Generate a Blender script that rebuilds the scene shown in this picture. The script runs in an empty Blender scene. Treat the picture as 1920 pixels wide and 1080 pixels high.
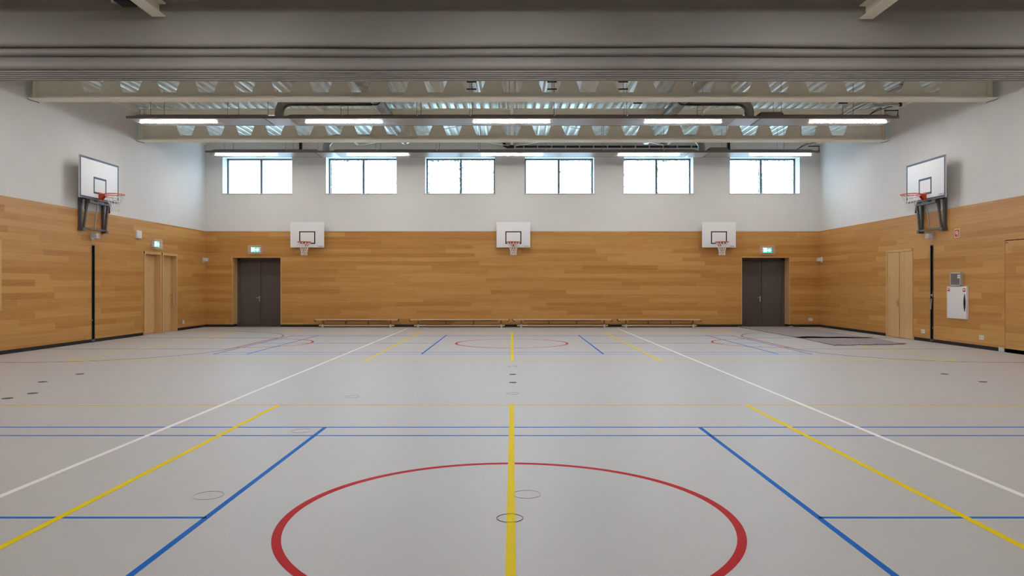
import bpy, bmesh, math, random
from mathutils import Vector
random.seed(7)
S = bpy.context.scene
COL = S.collection
PI = math.pi

# ------------------------------------------------------------------ camera
cam_d = bpy.data.cameras.new('camera')
cam = bpy.data.objects.new('camera', cam_d)
COL.objects.link(cam)
cam.location = (0, 0, 1.5)
cam.rotation_euler = (PI / 2, 0, 0)
cam_d.sensor_width = 36
cam_d.lens = 1372 / 1920 * 36
cam_d.shift_x = -1 / 1920
cam_d.shift_y = -5.5 / 1920
cam_d.clip_end = 300
S.camera = cam

# ------------------------------------------------------------------ world, exposure
LED_STRENGTH = 102.0
LED_COLOR = (1.0, 0.965, 0.935)
W = bpy.data.worlds.new('overcast_sky')
S.world = W
W.use_nodes = True
wn, wl = W.node_tree.nodes, W.node_tree.links
bg = wn['Background']
bg.inputs['Strength'].default_value = 13.5
tc = wn.new('ShaderNodeTexCoord')
nz = wn.new('ShaderNodeTexNoise')
nz.inputs['Scale'].default_value = 3.5
nz.inputs['Detail'].default_value = 5
rp = wn.new('ShaderNodeValToRGB')
rp.color_ramp.elements[0].position = 0.35
rp.color_ramp.elements[0].color = (0.47, 0.68, 1.0, 1)
rp.color_ramp.elements[1].position = 0.65
rp.color_ramp.elements[1].color = (0.57, 0.76, 1.0, 1)
wl.new(tc.outputs['Generated'], nz.inputs['Vector'])
wl.new(nz.outputs['Fac'], rp.inputs['Fac'])
wl.new(rp.outputs['Color'], bg.inputs['Color'])
S.view_settings.view_transform = 'Standard'
S.view_settings.look = 'None'
S.view_settings.gamma = 1
S.view_settings.use_curve_mapping = False
S.view_settings.exposure = 0.22
S.cycles.max_bounces = 9
S.cycles.diffuse_bounces = 5
S.cycles.glossy_bounces = 3
S.cycles.transparent_max_bounces = 12
S.cycles.sample_clamp_indirect = 6
S.cycles.use_denoising = True
S.cycles.filter_width = 1.1


# ------------------------------------------------------------------ materials
def mat(name, col, rough=0.6, metal=0.0, spec=0.5, noise=0.0, nscale=8.0, bump=0.0, bscale=120.0, emit=None, estr=0.0):
    m = bpy.data.materials.new(name)
    m.use_nodes = True
    n, l = m.node_tree.nodes, m.node_tree.links
    b = n['Principled BSDF']
    b.inputs['Base Color'].default_value = (*col, 1)
    b.inputs['Roughness'].default_value = rough
    b.inputs['Metallic'].default_value = metal
    b.inputs['Specular IOR Level'].default_value = spec
    t = n.new('ShaderNodeTexCoord')
    if noise > 0:
        x = n.new('ShaderNodeTexNoise')
        x.inputs['Scale'].default_value = nscale
        x.inputs['Detail'].default_value = 4
        l.new(t.outputs['Object'], x.inputs['Vector'])
        r = n.new('ShaderNodeValToRGB')
        r.color_ramp.elements[0].position = 0.3
        r.color_ramp.elements[1].position = 0.7
        r.color_ramp.elements[0].color = (*[c * (1 - noise) for c in col], 1)
        r.color_ramp.elements[1].color = (*[min(1, c * (1 + noise)) for c in col], 1)
        l.new(x.outputs['Fac'], r.inputs['Fac'])
        l.new(r.outputs['Color'], b.inputs['Base Color'])
    if bump > 0:
        x = n.new('ShaderNodeTexNoise')
        x.inputs['Scale'].default_value = bscale
        l.new(t.outputs['Object'], x.inputs['Vector'])
        bp = n.new('ShaderNodeBump')
        bp.inputs['Strength'].default_value = bump
        bp.inputs['Distance'].default_value = 0.01
        l.new(x.outputs['Fac'], bp.inputs['Height'])
        l.new(bp.outputs['Normal'], b.inputs['Normal'])
    if emit:
        b.inputs['Emission Color'].default_value = (*emit, 1)
        b.inputs['Emission Strength'].default_value = estr
    return m


def mathn(n, l, op, a, b=None):
    x = n.new('ShaderNodeMath')
    x.operation = op
    for i, s in enumerate((a, b)):
        if s is None:
            continue
        if isinstance(s, (int, float)):
            x.inputs[i].default_value = s
        else:
            l.new(s, x.inputs[i])
    return x.outputs[0]


def plank_wood(name, dark, midc, light, row_h=0.147, length=2.7, vertical=False, rough=0.42, grain=0.54):
    """horizontal veneer strips of random length and tone (u = x + y runs along any wall)"""
    m = bpy.data.materials.new(name)
    m.use_nodes = True
    n, l = m.node_tree.nodes, m.node_tree.links
    b = n['Principled BSDF']
    b.inputs['Roughness'].default_value = rough
    b.inputs['Specular IOR Level'].default_value = 0.32
    t = n.new('ShaderNodeTexCoord')
    sp = n.new('ShaderNodeSeparateXYZ')
    l.new(t.outputs['Object'], sp.inputs[0])
    u = mathn(n, l, 'ADD', sp.outputs[0], sp.outputs[1])
    v = sp.outputs[2]
    if vertical:
        u, v = v, u
    rowf = mathn(n, l, 'DIVIDE', v, row_h)
    row = mathn(n, l, 'FLOOR', rowf)
    w1 = n.new('ShaderNodeTexWhiteNoise')
    w1.noise_dimensions = '1D'
    l.new(row, w1.inputs['W'])
    off = mathn(n, l, 'MULTIPLY', w1.outputs['Value'], 7.0)
    uu = mathn(n, l, 'ADD', mathn(n, l, 'DIVIDE', u, length), off)
    colm = mathn(n, l, 'FLOOR', uu)
    cv = n.new('ShaderNodeCombineXYZ')
    l.new(row, cv.inputs[0])
    l.new(colm, cv.inputs[1])
    w2 = n.new('ShaderNodeTexWhiteNoise')
    w2.noise_dimensions = '2D'
    l.new(cv.outputs[0], w2.inputs['Vector'])
    # fine streaks along the grain
    gv = n.new('ShaderNodeCombineXYZ')
    l.new(mathn(n, l, 'MULTIPLY', u, 1.3), gv.inputs[0])
    l.new(mathn(n, l, 'MULTIPLY', v, 75.0), gv.inputs[1])
    l.new(mathn(n, l, 'MULTIPLY', w2.outputs['Value'], 30.0), gv.inputs[2])
    g = n.new('ShaderNodeTexNoise')
    g.inputs['Scale'].default_value = 1.0
    g.inputs['Detail'].default_value = 3
    l.new(gv.outputs[0], g.inputs['Vector'])
    gv2 = n.new('ShaderNodeCombineXYZ')
    l.new(mathn(n, l, 'MULTIPLY', u, 0.5), gv2.inputs[0])
    l.new(mathn(n, l, 'MULTIPLY', v, 14.0), gv2.inputs[1])
    g2 = n.new('ShaderNodeTexNoise')
    g2.inputs['Scale'].default_value = 1.0
    g2.inputs['Detail'].default_value = 3
    l.new(gv2.outputs[0], g2.inputs['Vector'])
    fac = mathn(n, l, 'ADD', mathn(n, l, 'MULTIPLY', w2.outputs['Value'], 1 - grain),
                mathn(n, l, 'MULTIPLY', mathn(n, l, 'ADD', mathn(n, l, 'MULTIPLY', g.outputs['Fac'], 0.9),
                                             mathn(n, l, 'MULTIPLY', g2.outputs['Fac'], 0.9)), grain))
    r = n.new('ShaderNodeValToRGB')
    r.color_ramp.elements[0].position = 0.05
    r.color_ramp.elements[0].color = (*dark, 1)
    r.color_ramp.elements[1].position = 0.95
    r.color_ramp.elements[1].color = (*light, 1)
    e = r.color_ramp.elements.new(0.5)
    e.color = (*midc, 1)
    l.new(fac, r.inputs['Fac'])
    l.new(r.outputs['Color'], b.inputs['Base Color'])
    return m


M = {}
M['plaster'] = mat('white_plaster', (0.73, 0.72, 0.70), 0.9, noise=0.015, nscale=2, bump=0.05, bscale=60)
M['wood'] = plank_wood('oak_veneer_panelling', (0.27, 0.103, 0.015), (0.47, 0.218, 0.054), (0.61, 0.328, 0.105))
M['oak'] = plank_wood('light_oak', (0.52, 0.30, 0.115), (0.60, 0.365, 0.155), (0.68, 0.43, 0.20), row_h=0.16, length=4, vertical=True, grain=0.7)
M['black'] = mat('black_plinth', (0.006, 0.006, 0.007), 0.7)
M['blackmetal'] = mat('black_metal', (0.012, 0.012, 0.014), 0.45)
M['floor'] = mat('grey_sports_floor', (0.485, 0.477, 0.476), 0.44, spec=0.9, noise=0.012, nscale=3)
M['blue'] = mat('blue_line_paint', (0.0, 0.15, 0.60), 0.5, spec=0.04)
M['yellow'] = mat('yellow_line_paint', (0.90, 0.70, 0.0), 0.5, spec=0.04)
M['white'] = mat('white_line_paint', (0.92, 0.91, 0.93), 0.46, spec=0.3)
M['red'] = mat('red_line_paint', (0.54, 0.003, 0.007), 0.5, spec=0.04)
M['blackline'] = mat('black_line_paint', (0.02, 0.02, 0.02), 0.35)
M['cream'] = mat('cream_steel_paint', (0.90, 0.875, 0.755), 0.5, noise=0.02)
M['deck'] = mat('galvanised_deck', (0.88, 0.89, 0.85), 0.30, metal=0.65, noise=0.08, nscale=3)
M['duct'] = mat('galvanised_duct', (0.36, 0.375, 0.36), 0.38, metal=0.85, noise=0.1, nscale=6)
M['panel'] = mat('grey_panel_metal', (0.36, 0.335, 0.32), 0.32, metal=0.45)
M['cover'] = mat('dark_panel_cover', (0.20, 0.18, 0.165), 0.5, metal=0.3)
M['led'] = mat('led_diffuser', (0.9, 0.9, 0.9), 0.5, emit=LED_COLOR, estr=LED_STRENGTH)
M['wire'] = mat('steel_wire', (0.22, 0.22, 0.21), 0.4, metal=0.6)
M['curtain'] = mat('grey_curtain_fabric', (0.275, 0.26, 0.252), 0.6, noise=0.03, nscale=1.5, bump=0.03, bscale=80)
M['door'] = mat('dark_brown_door', (0.105, 0.085, 0.077), 0.6, noise=0.25, nscale=150)
M['doorframe'] = mat('dark_brown_door_frame', (0.092, 0.075, 0.068), 0.5)
M['steel'] = mat('brushed_steel', (0.62, 0.61, 0.60), 0.3, metal=0.9)
M['frame'] = mat('grey_window_frame', (0.10, 0.115, 0.135), 0.45)
M['sill'] = mat('window_sill_stone', (0.62, 0.62, 0.61), 0.5)
M['board'] = mat('white_backboard', (0.83, 0.83, 0.84), 0.45)
M['boardline'] = mat('black_target_line', (0.012, 0.012, 0.018), 0.5)
M['boardblue'] = mat('slate_blue_line', (0.055, 0.075, 0.12), 0.5)
M['orange'] = mat('orange_rim', (0.62, 0.085, 0.03), 0.45)
M['net'] = mat('white_net', (0.82, 0.80, 0.78), 0.8)
M['greysteel'] = mat('dark_grey_steel', (0.10, 0.093, 0.088), 0.5, noise=0.05)
M['whiteplastic'] = mat('white_plastic', (0.78, 0.77, 0.76), 0.4)
M['grille'] = mat('light_grey_plastic', (0.55, 0.54, 0.53), 0.5)
M['exitgreen'] = mat('exit_green', (0.0, 0.45, 0.33), 0.4, emit=(0.0, 0.62, 0.45), estr=1.0)
M['exitwhite'] = mat('exit_white', (0.9, 0.9, 0.9), 0.4, emit=(0.93, 1.0, 1.0), estr=2.4)
M['signred'] = mat('sign_red', (0.55, 0.015, 0.012), 0.45)
M['signcream'] = mat('sign_cream', (0.80, 0.74, 0.60), 0.45)
M['cabinet'] = mat('white_cabinet', (0.80, 0.79, 0.78), 0.4)
M['greyglass'] = mat('grey_screen', (0.17, 0.165, 0.185), 0.25)
M['alu'] = mat('pale_aluminium', (0.62, 0.62, 0.63), 0.4, metal=0.4)
M['benchwood'] = mat('pale_bench_wood', (0.68, 0.54, 0.38), 0.4, noise=0.08, nscale=12)
M['benchdark'] = mat('bench_support_brown', (0.17, 0.105, 0.055), 0.55)
M['carpet'] = mat('grey_carpet', (0.34, 0.298, 0.315), 0.95, spec=0.1, noise=0.15, nscale=90, bump=0.4, bscale=250)
M['carpetback'] = mat('carpet_backing', (0.06, 0.045, 0.045), 0.95)
M['socketbrown'] = mat('socket_cover_brown', (0.085, 0.055, 0.05), 0.6)
M['rope'] = mat('pale_strap', (0.45, 0.33, 0.27), 0.8)
M['bark'] = mat('tree_bark', (0.09, 0.07, 0.05), 0.9, noise=0.3)
M['leafg'] = mat('green_leaf', (0.10, 0.19, 0.06), 0.6)
M['leafy'] = mat('yellowing_leaf', (0.38, 0.30, 0.07), 0.6)
M['lawn'] = mat('outdoor_lawn', (0.09, 0.14, 0.05), 0.95, noise=0.3, nscale=2)

# frosted film: lets the light of the sky through, softly shows what stands behind
m = bpy.data.materials.new('frosted_film'); m.use_nodes = True
n, l = m.node_tree.nodes, m.node_tree.links
n.remove(n['Principled BSDF'])
tr = n.new('ShaderNodeBsdfTransparent'); tr.inputs[0].default_value = (0.93, 0.96, 0.97, 1)
tl = n.new('ShaderNodeBsdfTranslucent'); tl.inputs[0].default_value = (0.92, 0.94, 0.95, 1)
mx = n.new('ShaderNodeMixShader'); mx.inputs[0].default_value = 0.86
l.new(tr.outputs[0], mx.inputs[1]); l.new(tl.outputs[0], mx.inputs[2])
l.new(mx.outputs[0], n['Material Output'].inputs[0])
M['film'] = m
m = bpy.data.materials.new('window_glass'); m.use_nodes = True
n, l = m.node_tree.nodes, m.node_tree.links
n.remove(n['Principled BSDF'])
tr = n.new('ShaderNodeBsdfTransparent'); tr.inputs[0].default_value = (0.96, 0.98, 0.98, 1)
gl = n.new('ShaderNodeBsdfGlossy'); gl.inputs['Roughness'].default_value = 0.02
mx = n.new('ShaderNodeMixShader'); mx.inputs[0].default_value = 0.06
l.new(tr.outputs[0], mx.inputs[1]); l.new(gl.outputs[0], mx.inputs[2])
l.new(mx.outputs[0], n['Material Output'].inputs[0])
M['glass'] = m
# clear plastic guard
m = bpy.data.materials.new('clear_guard'); m.use_nodes = True
n, l = m.node_tree.nodes, m.node_tree.links
n.remove(n['Principled BSDF'])
tr = n.new('ShaderNodeBsdfTransparent'); tr.inputs[0].default_value = (0.95, 0.95, 0.95, 1)
gl = n.new('ShaderNodeBsdfDiffuse'); gl.inputs[0].default_value = (0.8, 0.78, 0.77, 1)
mx = n.new('ShaderNodeMixShader'); mx.inputs[0].default_value = 0.28
l.new(tr.outputs[0], mx.inputs[1]); l.new(gl.outputs[0], mx.inputs[2])
l.new(mx.outputs[0], n['Material Output'].inputs[0])
M['guard'] = m


# ------------------------------------------------------------------ mesh helpers
ORIGIN = {}


def fr_world(p): return p


def fr_wall(o, u, nrm):
    """local (u along wall to the viewer's right, n out of the wall, z up) -> world"""
    def f(p):
        return (o[0] + u[0] * p[0] + nrm[0] * p[1], o[1] + u[1] * p[0] + nrm[1] * p[1], o[2] + p[2])
    return f


def back_f(x, z, y=26.25): return fr_wall((x, y, z), (1, 0), (0, -1))
def left_f(y, z, x=-11.0): return fr_wall((x, y, z), (0, 1), (1, 0))
def right_f(y, z, x=11.0): return fr_wall((x, y, z), (0, -1), (-1, 0))


class MB:
    def __init__(self, F=fr_world):
        self.v, self.f, self.m, self.F = [], [], [], F

    def add(self, vs, fs, m=0):
        o = len(self.v)
        self.v += [self.F(p) for p in vs]
        self.f += [tuple(i + o for i in f) for f in fs]
        self.m += [m] * len(fs)
        return self

    def box(self, a0, a1, b0, b1, c0, c1, m=0):
        vs = [(x, y, z) for x in (a0, a1) for y in (b0, b1) for z in (c0, c1)]
        return self.add(vs, [(0, 1, 3, 2), (4, 6, 7, 5), (0, 4, 5, 1), (2, 3, 7, 6), (0, 2, 6, 4), (1, 5, 7, 3)], m)

    def prism(self, poly, axis, t0, t1, m=0):
        def P(a, b, t):
            return (t, a, b) if axis == 0 else ((a, t, b) if axis == 1 else (a, b, t))
        k = len(poly)
        vs = [P(a, b, t0) for a, b in poly] + [P(a, b, t1) for a, b in poly]
        fs = [(i, (i + 1) % k, k + (i + 1) % k, k + i) for i in range(k)]
        fs += [tuple(range(k - 1, -1, -1)), tuple(range(k, 2 * k))]
        return self.add(vs, fs, m)

    def quad(self, pts, m=0):
        return self.add(pts, [tuple(range(len(pts)))], m)

    def tube(self, pts, r, n=8, m=0, closed=False):
        P = [Vector(p) for p in pts]
        k = len(P)
        vs, fs = [], []
        prev = None
        for i in range(k):
            if closed:
                d = P[(i + 1) % k] - P[i - 1]
            else:
                d = P[min(i + 1, k - 1)] - P[max(i - 1, 0)]
            d.normalize()
            if prev is None:
                a = d.cross(Vector((0, 0, 1)))
                if a.length < 1e-4:
                    a = d.cross(Vector((1, 0, 0)))
            else:
                a = prev - d * prev.dot(d)
                if a.length < 1e-5:
                    a = d.cross(Vector((0, 0, 1)))
            a.normalize()
            b = d.cross(a)
            prev = a
            rr = r[i] if isinstance(r, (list, tuple)) else r
            for j in range(n):
                t = 2 * PI * j / n
                vs.append(tuple(P[i] + a * math.cos(t) * rr + b * math.sin(t) * rr))
        rng = range(k) if closed else range(k - 1)
        for i in rng:
            i2 = (i + 1) % k
            for j in range(n):
                j2 = (j + 1) % n
                fs.append((i * n + j, i * n + j2, i2 * n + j2, i2 * n + j))
        if not closed:
            fs.append(tuple(range(n - 1, -1, -1)))
            fs.append(tuple(range((k - 1) * n, k * n)))
        return self.add(vs, fs, m)

    def ring(self, cx, cy, z0, z1, r0, r1, n=64, m=0, a0=0, a1=2 * PI):
        full = abs(a1 - a0 - 2 * PI) < 1e-6
        k = n if full else n + 1
        vs, fs = [], []
        for i in range(k):
            t = a0 + (a1 - a0) * i / n
            c, s = math.cos(t), math.sin(t)
            vs += [(cx + c * r0, cy + s * r0, z0), (cx + c * r1, cy + s * r1, z0), (cx + c * r1, cy + s * r1, z1), (cx + c * r0, cy + s * r0, z1)]
        for i in range(n):
            a, b = 4 * i, 4 * ((i + 1) % k)
            for q in range(4):
                q2 = (q + 1) % 4
                fs.append((a + q, a + q2, b + q2, b + q))
        if not full:
            fs += [(0, 1, 2, 3), (4 * n, 4 * n + 1, 4 * n + 2, 4 * n + 3)]
        return self.add(vs, fs, m)

    def disc(self, cx, cy, z0, z1, r, n=32, m=0):
        return self.prism([(cx + r * math.cos(2 * PI * i / n), cy + r * math.sin(2 * PI * i / n)) for i in range(n)], 2, z0, z1, m)

    def build(self, name, mats, parent=None, loc=None, smooth=False, bevel=0.0, label=None, recalc=True):
        if not isinstance(mats, (list, tuple)):
            mats = [mats]
        if parent is not None:
            o = ORIGIN[parent.name]
        elif loc is not None:
            o = loc
        else:
            xs, ys, zs = zip(*self.v)
            o = ((min(xs) + max(xs)) / 2, (min(ys) + max(ys)) / 2, min(zs))
        me = bpy.data.meshes.new(name)
        me.from_pydata([(p[0] - o[0], p[1] - o[1], p[2] - o[2]) for p in self.v], [], self.f)
        for mm in mats:
            me.materials.append(mm)
        me.polygons.foreach_set('material_index', self.m)
        if recalc or bevel:
            bm = bmesh.new()
            bm.from_mesh(me)
            if bevel:
                bmesh.ops.bevel(bm, geom=bm.edges[:], offset=bevel, segments=2, affect='EDGES', profile=0.7)
            bmesh.ops.recalc_face_normals(bm, faces=bm.faces)
            bm.to_mesh(me)
            bm.free()
        if smooth or bevel:
            me.polygons.foreach_set('use_smooth', [True] * len(me.polygons))
            me.set_sharp_from_angle(angle=math.radians(40))
        me.update()
        ob = bpy.data.objects.new(name, me)
        COL.objects.link(ob)
        if parent is not None:
            ob.parent = parent
        else:
            ob.location = o
        ORIGIN[ob.name] = o
        if label:
            ob['label'] = label
        return ob


def thing(name, loc, label, cat, group=None, kind=None):
    o = bpy.data.objects.new(name, None)
    COL.objects.link(o)
    o.location = loc
    o.empty_display_size = 0.1
    ORIGIN[o.name] = tuple(loc)
    return tag(o, label, cat, group, kind)


def tag(o, label, cat, group=None, kind=None):
    o['label'] = label
    o['category'] = cat
    if group:
        o['group'] = group
    if kind:
        o['kind'] = kind
    return o


def struct(o, label=None, cat=None):
    o['kind'] = 'structure'
    if label:
        o['label'] = label
    if cat:
        o['category'] = cat
    return o


def struct_empty(name, loc, label, cat):
    o = bpy.data.objects.new(name, None)
    COL.objects.link(o)
    o.location = loc
    ORIGIN[o.name] = tuple(loc)
    return struct(o, label, cat)


def grid_wall(mb, axis, t0, t1, u0, u1, v0, v1, holes, m=0):
    """solid slab with rectangular holes; axis 0: plane x, u = y; axis 1: plane y, u = x"""
    us = sorted({u0, u1} | {h[0] for h in holes} | {h[1] for h in holes})
    vs = sorted({v0, v1} | {h[2] for h in holes} | {h[3] for h in holes})
    us = [u for u in us if u0 <= u <= u1]
    vs = [v for v in vs if v0 <= v <= v1]

    def solid(i, j):
        if i < 0 or j < 0 or i >= len(us) - 1 or j >= len(vs) - 1:
            return False
        cu, cv = (us[i] + us[i + 1]) / 2, (vs[j] + vs[j + 1]) / 2
        return not any(h[0] < cu < h[1] and h[2] < cv < h[3] for h in holes)

    def P(u, t, v): return (t, u, v) if axis == 0 else (u, t, v)
    for i in range(len(us) - 1):
        for j in range(len(vs) - 1):
            if not solid(i, j):
                continue
            a, b, c, d = us[i], us[i + 1], vs[j], vs[j + 1]
            for t in (t0, t1):
                mb.quad([P(a, t, c), P(b, t, c), P(b, t, d), P(a, t, d)], m)
            if not solid(i - 1, j):
                mb.quad([P(a, t0, c), P(a, t1, c), P(a, t1, d), P(a, t0, d)], m)
            if not solid(i + 1, j):
                mb.quad([P(b, t0, c), P(b, t1, c), P(b, t1, d), P(b, t0, d)], m)
            if not solid(i, j - 1):
                mb.quad([P(a, t0, c), P(a, t1, c), P(b, t1, c), P(b, t0, c)], m)
            if not solid(i, j + 1):
                mb.quad([P(a, t0, d), P(a, t1, d), P(b, t1, d), P(b, t0, d)], m)


# ------------------------------------------------------------------ the setting: shell
Y0, YB, ZC, WOOD = -5.0, 26.25, 6.66, 3.43
fl = MB().box(-11.6, 11.6, Y0 - 0.3, YB + 0.6, -0.2, 0.0)
floor = struct(fl.build('floor', M['floor'], loc=(0, 0, 0)), 'grey sports hall floor with coloured court lines', 'floor')

WINS = [(-10.41, -7.92), (-6.70, -4.17), (-3.14, -0.63), (0.44, 2.93), (4.0, 6.49), (7.81, 10.31)]
WZ0, WZ1 = 4.78, 6.11
DL, DR, DZ = (-10.06, -8.30), (8.21, 9.95), 2.505
win_holes = [(a, b, WZ0, WZ1) for a, b in WINS]
door_holes = [(DL[0], DL[1], 0, DZ), (DR[0], DR[1], 0, DZ)]
mb = MB()
grid_wall(mb, 1, YB + 0.02, YB + 0.54, -11.6, 11.6, 0, 6.9, win_holes + door_holes)
grid_wall(mb, 1, YB + 0.54, YB + 0.62, -11.6, 11.6, 0, 6.9, win_holes)
wall_back = struct(mb.build('wall_back', M['plaster'], loc=(0, 0, 0)), 'far wall, white above wood panelling', 'wall')
mb = MB()
grid_wall(mb, 1, YB, YB + 0.03, -11.0, 11.0, 0.085, WOOD, door_holes)
mb.build('wood_panelling', M['wood'], wall_back)

LDOORS = [(21.86, 22.84), (22.98, 23.92)]      # sliding doors of the left wall
LDZ = 2.47
RD = (20.12, 21.50)                            # double door of the right wall
RBIG = (14.4, 16.35)                           # flush storage door of the right wall
SLOT = (19.125, 19.255)
SLZ = 2.54
lh = [(a, b, 0, LDZ) for a, b in LDOORS] + [(SLOT[0], SLOT[1], 0.06, SLZ), (14.2, 15.70, 0.98, 2.45)]
rh = [(RD[0], RD[1], 0, LDZ), (SLOT[0], SLOT[1], 0.06, SLZ), (RBIG[0], RBIG[1], 0.0, 2.5)]
walls = {}
for nm, s, holes in (('left', -1, lh), ('right', 1, rh)):
    mb = MB()
    grid_wall(mb, 0, s * 11.02, s * 11.3, Y0, YB + 0.02, 0, 6.9, holes)
    grid_wall(mb, 0, s * 11.3, s * 11.5, Y0, YB + 0.02, 0, 6.9, [])
    w = struct(mb.build('wall_' + nm, M['plaster'], loc=(0, 0, 0)), nm + ' side wall, white above wood panelling', 'wall')
    mb = MB()
    grid_wall(mb, 0, s * 11.0, s * 11.03, Y0, YB, 0.085, WOOD, holes)
    mb.build('wood_panelling', M['wood'], w)
    walls[nm] = w
mb = MB().box(-11.5, 11.5, Y0 - 0.3, Y0, 0, 6.9)
wf = struct(mb.build('wall_front', M['plaster'], loc=(0, 0, 0)), 'near end wall behind the viewpoint', 'wall')
MB().box(-11.0, 11.0, Y0, Y0 + 0.03, 0.085, WOOD).build('wood_panelling', M['wood'], wf)

# black plinths
mb = MB()
for a, b in ((-11.02, DL[0]), (DL[1], DR[0]), (DR[1], 11.02)):
    mb.box(a, b, YB + 0.008, YB + 0.02, 0, 0.085)
for d0, d1 in (DL, DR):
    mb.box(d0 + 0.0, d0 + 0.012, YB + 0.02, YB + 0.44, 0, 0.085)
    mb.box(d1 - 0.012, d1, YB + 0.02, YB + 0.44, 0, 0.085)
struct(mb.build('baseboard_back', M['black'], loc=(0, 0, 0)), 'black plinth along the far wall', 'baseboard')
for nm, s, br in (('left', -1, [Y0, 21.80, 24.0, YB + 0.015]), ('right', 1, [Y0, RBIG[1] + 0.02, RBIG[1] + 0.2, 20.06, 21.56, YB + 0.015])):
    mb = MB()
    for a, b in zip(br[0::2], br[1::2]):
        mb.box(s * 11.008, s * 11.02, a, b, 0, 0.085)
    struct(mb.build('baseboard_' + nm, M['black'], loc=(0, 0, 0)), 'black plinth along the ' + nm + ' side wall', 'baseboard')
# thin white capping on the panelling
mb = MB().box(-11.0, 11.0, YB - 0.004, YB + 0.02, WOOD, WOOD + 0.022)
mb.box(-11.02, -10.996, Y0, YB, WOOD, WOOD + 0.01).box(10.996, 11.02, Y0, YB, WOOD, WOOD + 0.01)
struct(mb.build('trim_1', M['plaster'], loc=(0, 0, 0)), 'thin pale capping along the top of the panelling', 'trim')

# corrugated steel ceiling
prof = []
x = -11.5
while x < 11.5:
    prof += [(x, ZC), (x + 0.06, ZC), (x + 0.10, ZC + 0.105), (x + 0.212, ZC + 0.105)]
    x += 0.252
prof.append((x, ZC))
vs, fs = [], []
for px, pz in prof:
    vs += [(px, Y0 - 0.2, pz), (px, YB + 0.3, pz)]
fs = [(2 * i, 2 * i + 2, 2 * i + 3, 2 * i + 1) for i in range(len(prof) - 1)]
mb = MB().add(vs, fs)
mb.box(-11.6, 11.8, Y0 - 0.3, YB + 0.6, ZC + 0.12, ZC + 0.25, 0)
struct(mb.build('ceiling', M['deck'], loc=(0, 0, 0), recalc=False), 'ribbed galvanised steel roof deck', 'ceiling')

# ------------------------------------------------------------------ court lines (parts of the floor)
def line(pts, w, z, m, name='court_line', label=None):
    mb_ = MB()
    (xa, ya), (xb, yb) = pts
    dx, dy = xb - xa, yb - ya
    L = math.hypot(dx, dy)
    nx, ny = -dy / L * w / 2, dx / L * w / 2
    q = [(xa + nx, ya + ny), (xa - nx, ya - ny), (xb - nx, yb - ny), (xb + nx, yb + ny)]
    mb_.prism(q, 2, 0.0001, z)
    return mb_.build(name, M[m], floor, label=label)


ZB, ZR, ZK, ZY, ZW = 0.0008, 0.0011, 0.0014, 0.0018, 0.0022
for s in (-1, 1):
    sd = 'left' if s < 0 else 'right'
    line([(s * 3.635, Y0 + 0.3), (s * 3.635, 25.6)], 0.052, ZW, 'white', label='long white line on the %s running the depth of the hall' % sd)
for c, which in ((4.72, 'near'), (18.88, 'far')):
    line([(-0.01, c - 4.45), (-0.01, c + 4.45)], 0.055, ZY, 'yellow', label='yellow centre line of the %s court' % which)
    for s in (-1, 1):
        sd = 'left' if s < 0 else 'right'
        line([(s * 2.925, c - 4.45), (s * 2.925, c + 4.45)], 0.05, ZY, 'yellow', label='%s yellow attack line of the %s court' % (sd, which))
        line([(s * 1.975, c - 3.0), (s * 1.975, c + 3.0)], 0.042, ZB, 'blue', label='%s blue service line of the %s court' % (sd, which))
        line([(s * 8.76, c - 4.45), (s * 8.76, c + 4.45)], 0.045, ZY, 'yellow', label='%s yellow end line of the %s court' % (sd, which))
        for xx, ww in ((5.77, 0.04), (6.50, 0.04)):
            line([(s * xx, c - 3.0), (s * xx, c + 3.0)], ww, ZB, 'blue')
        line([(s * 1.975, c), (s * 6.5, c)], 0.036, ZB, 'blue', label='%s blue middle line of the %s court' % (sd, which))
        # free throw line, half circle, key lane
        cc = c + 0.1
        line([(s * 6.65, cc - 1.8), (s * 6.65, cc + 1.8)], 0.05, ZR, 'red', label='%s red free throw line of the %s court' % (sd, which))
        for k in (-1, 1):
            line([(s * 6.65, cc + k * 1.8), (s * 10.99, cc + k * 1.8)], 0.03, ZK, 'blackline')
        a0 = -PI / 2 if s < 0 else PI / 2
        MB().ring(s * 6.65, cc, 0.0001, ZR, 1.40, 1.45, 40, 0, a0, a0 + PI).build('court_arc', M['red'], floor, label='%s red half circle of the %s court' % (sd, which))
        for k in (-1, 1):
            cx, cy = s * 9.65, cc + k * 1.8
            if s < 0:
                a0, a1 = (0, PI / 2) if k > 0 else (-PI / 2, 0)
            else:
                a0, a1 = (PI / 2, PI) if k > 0 else (PI, 1.5 * PI)
            r = MB().ring(cx, cy, 0.0001, ZK, 2.975, 3.025, 32, 0, a0, a1)
            xa, xb = sorted((cx, s * 10.99))
            r.box(xa, xb, cy + k * 3.0 - 0.025, cy + k * 3.0 + 0.025, 0.0001, ZK)
            r.build('court_arc', M['blackline'], floor, label='%s black curve of the %s court, %s half' % (sd, which, 'far' if k > 0 else 'near'))
    for k in (-1, 1):
        line([(-8.785, c + k * 4.45), (8.785, c + k * 4.45)], 0.05, ZY - 0.0001, 'yellow', label='yellow side line across the %s court' % which)
        for off in (3.0, 2.57):
            line([(-6.5, c + k * off), (6.5, c + k * off)], 0.036, ZB, 'blue')
    MB().ring(-0.02, c, 0.0001, ZR, 1.405, 1.46, 128).build('centre_circle', M['red'], floor, label='red centre circle of the %s court' % which)

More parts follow.
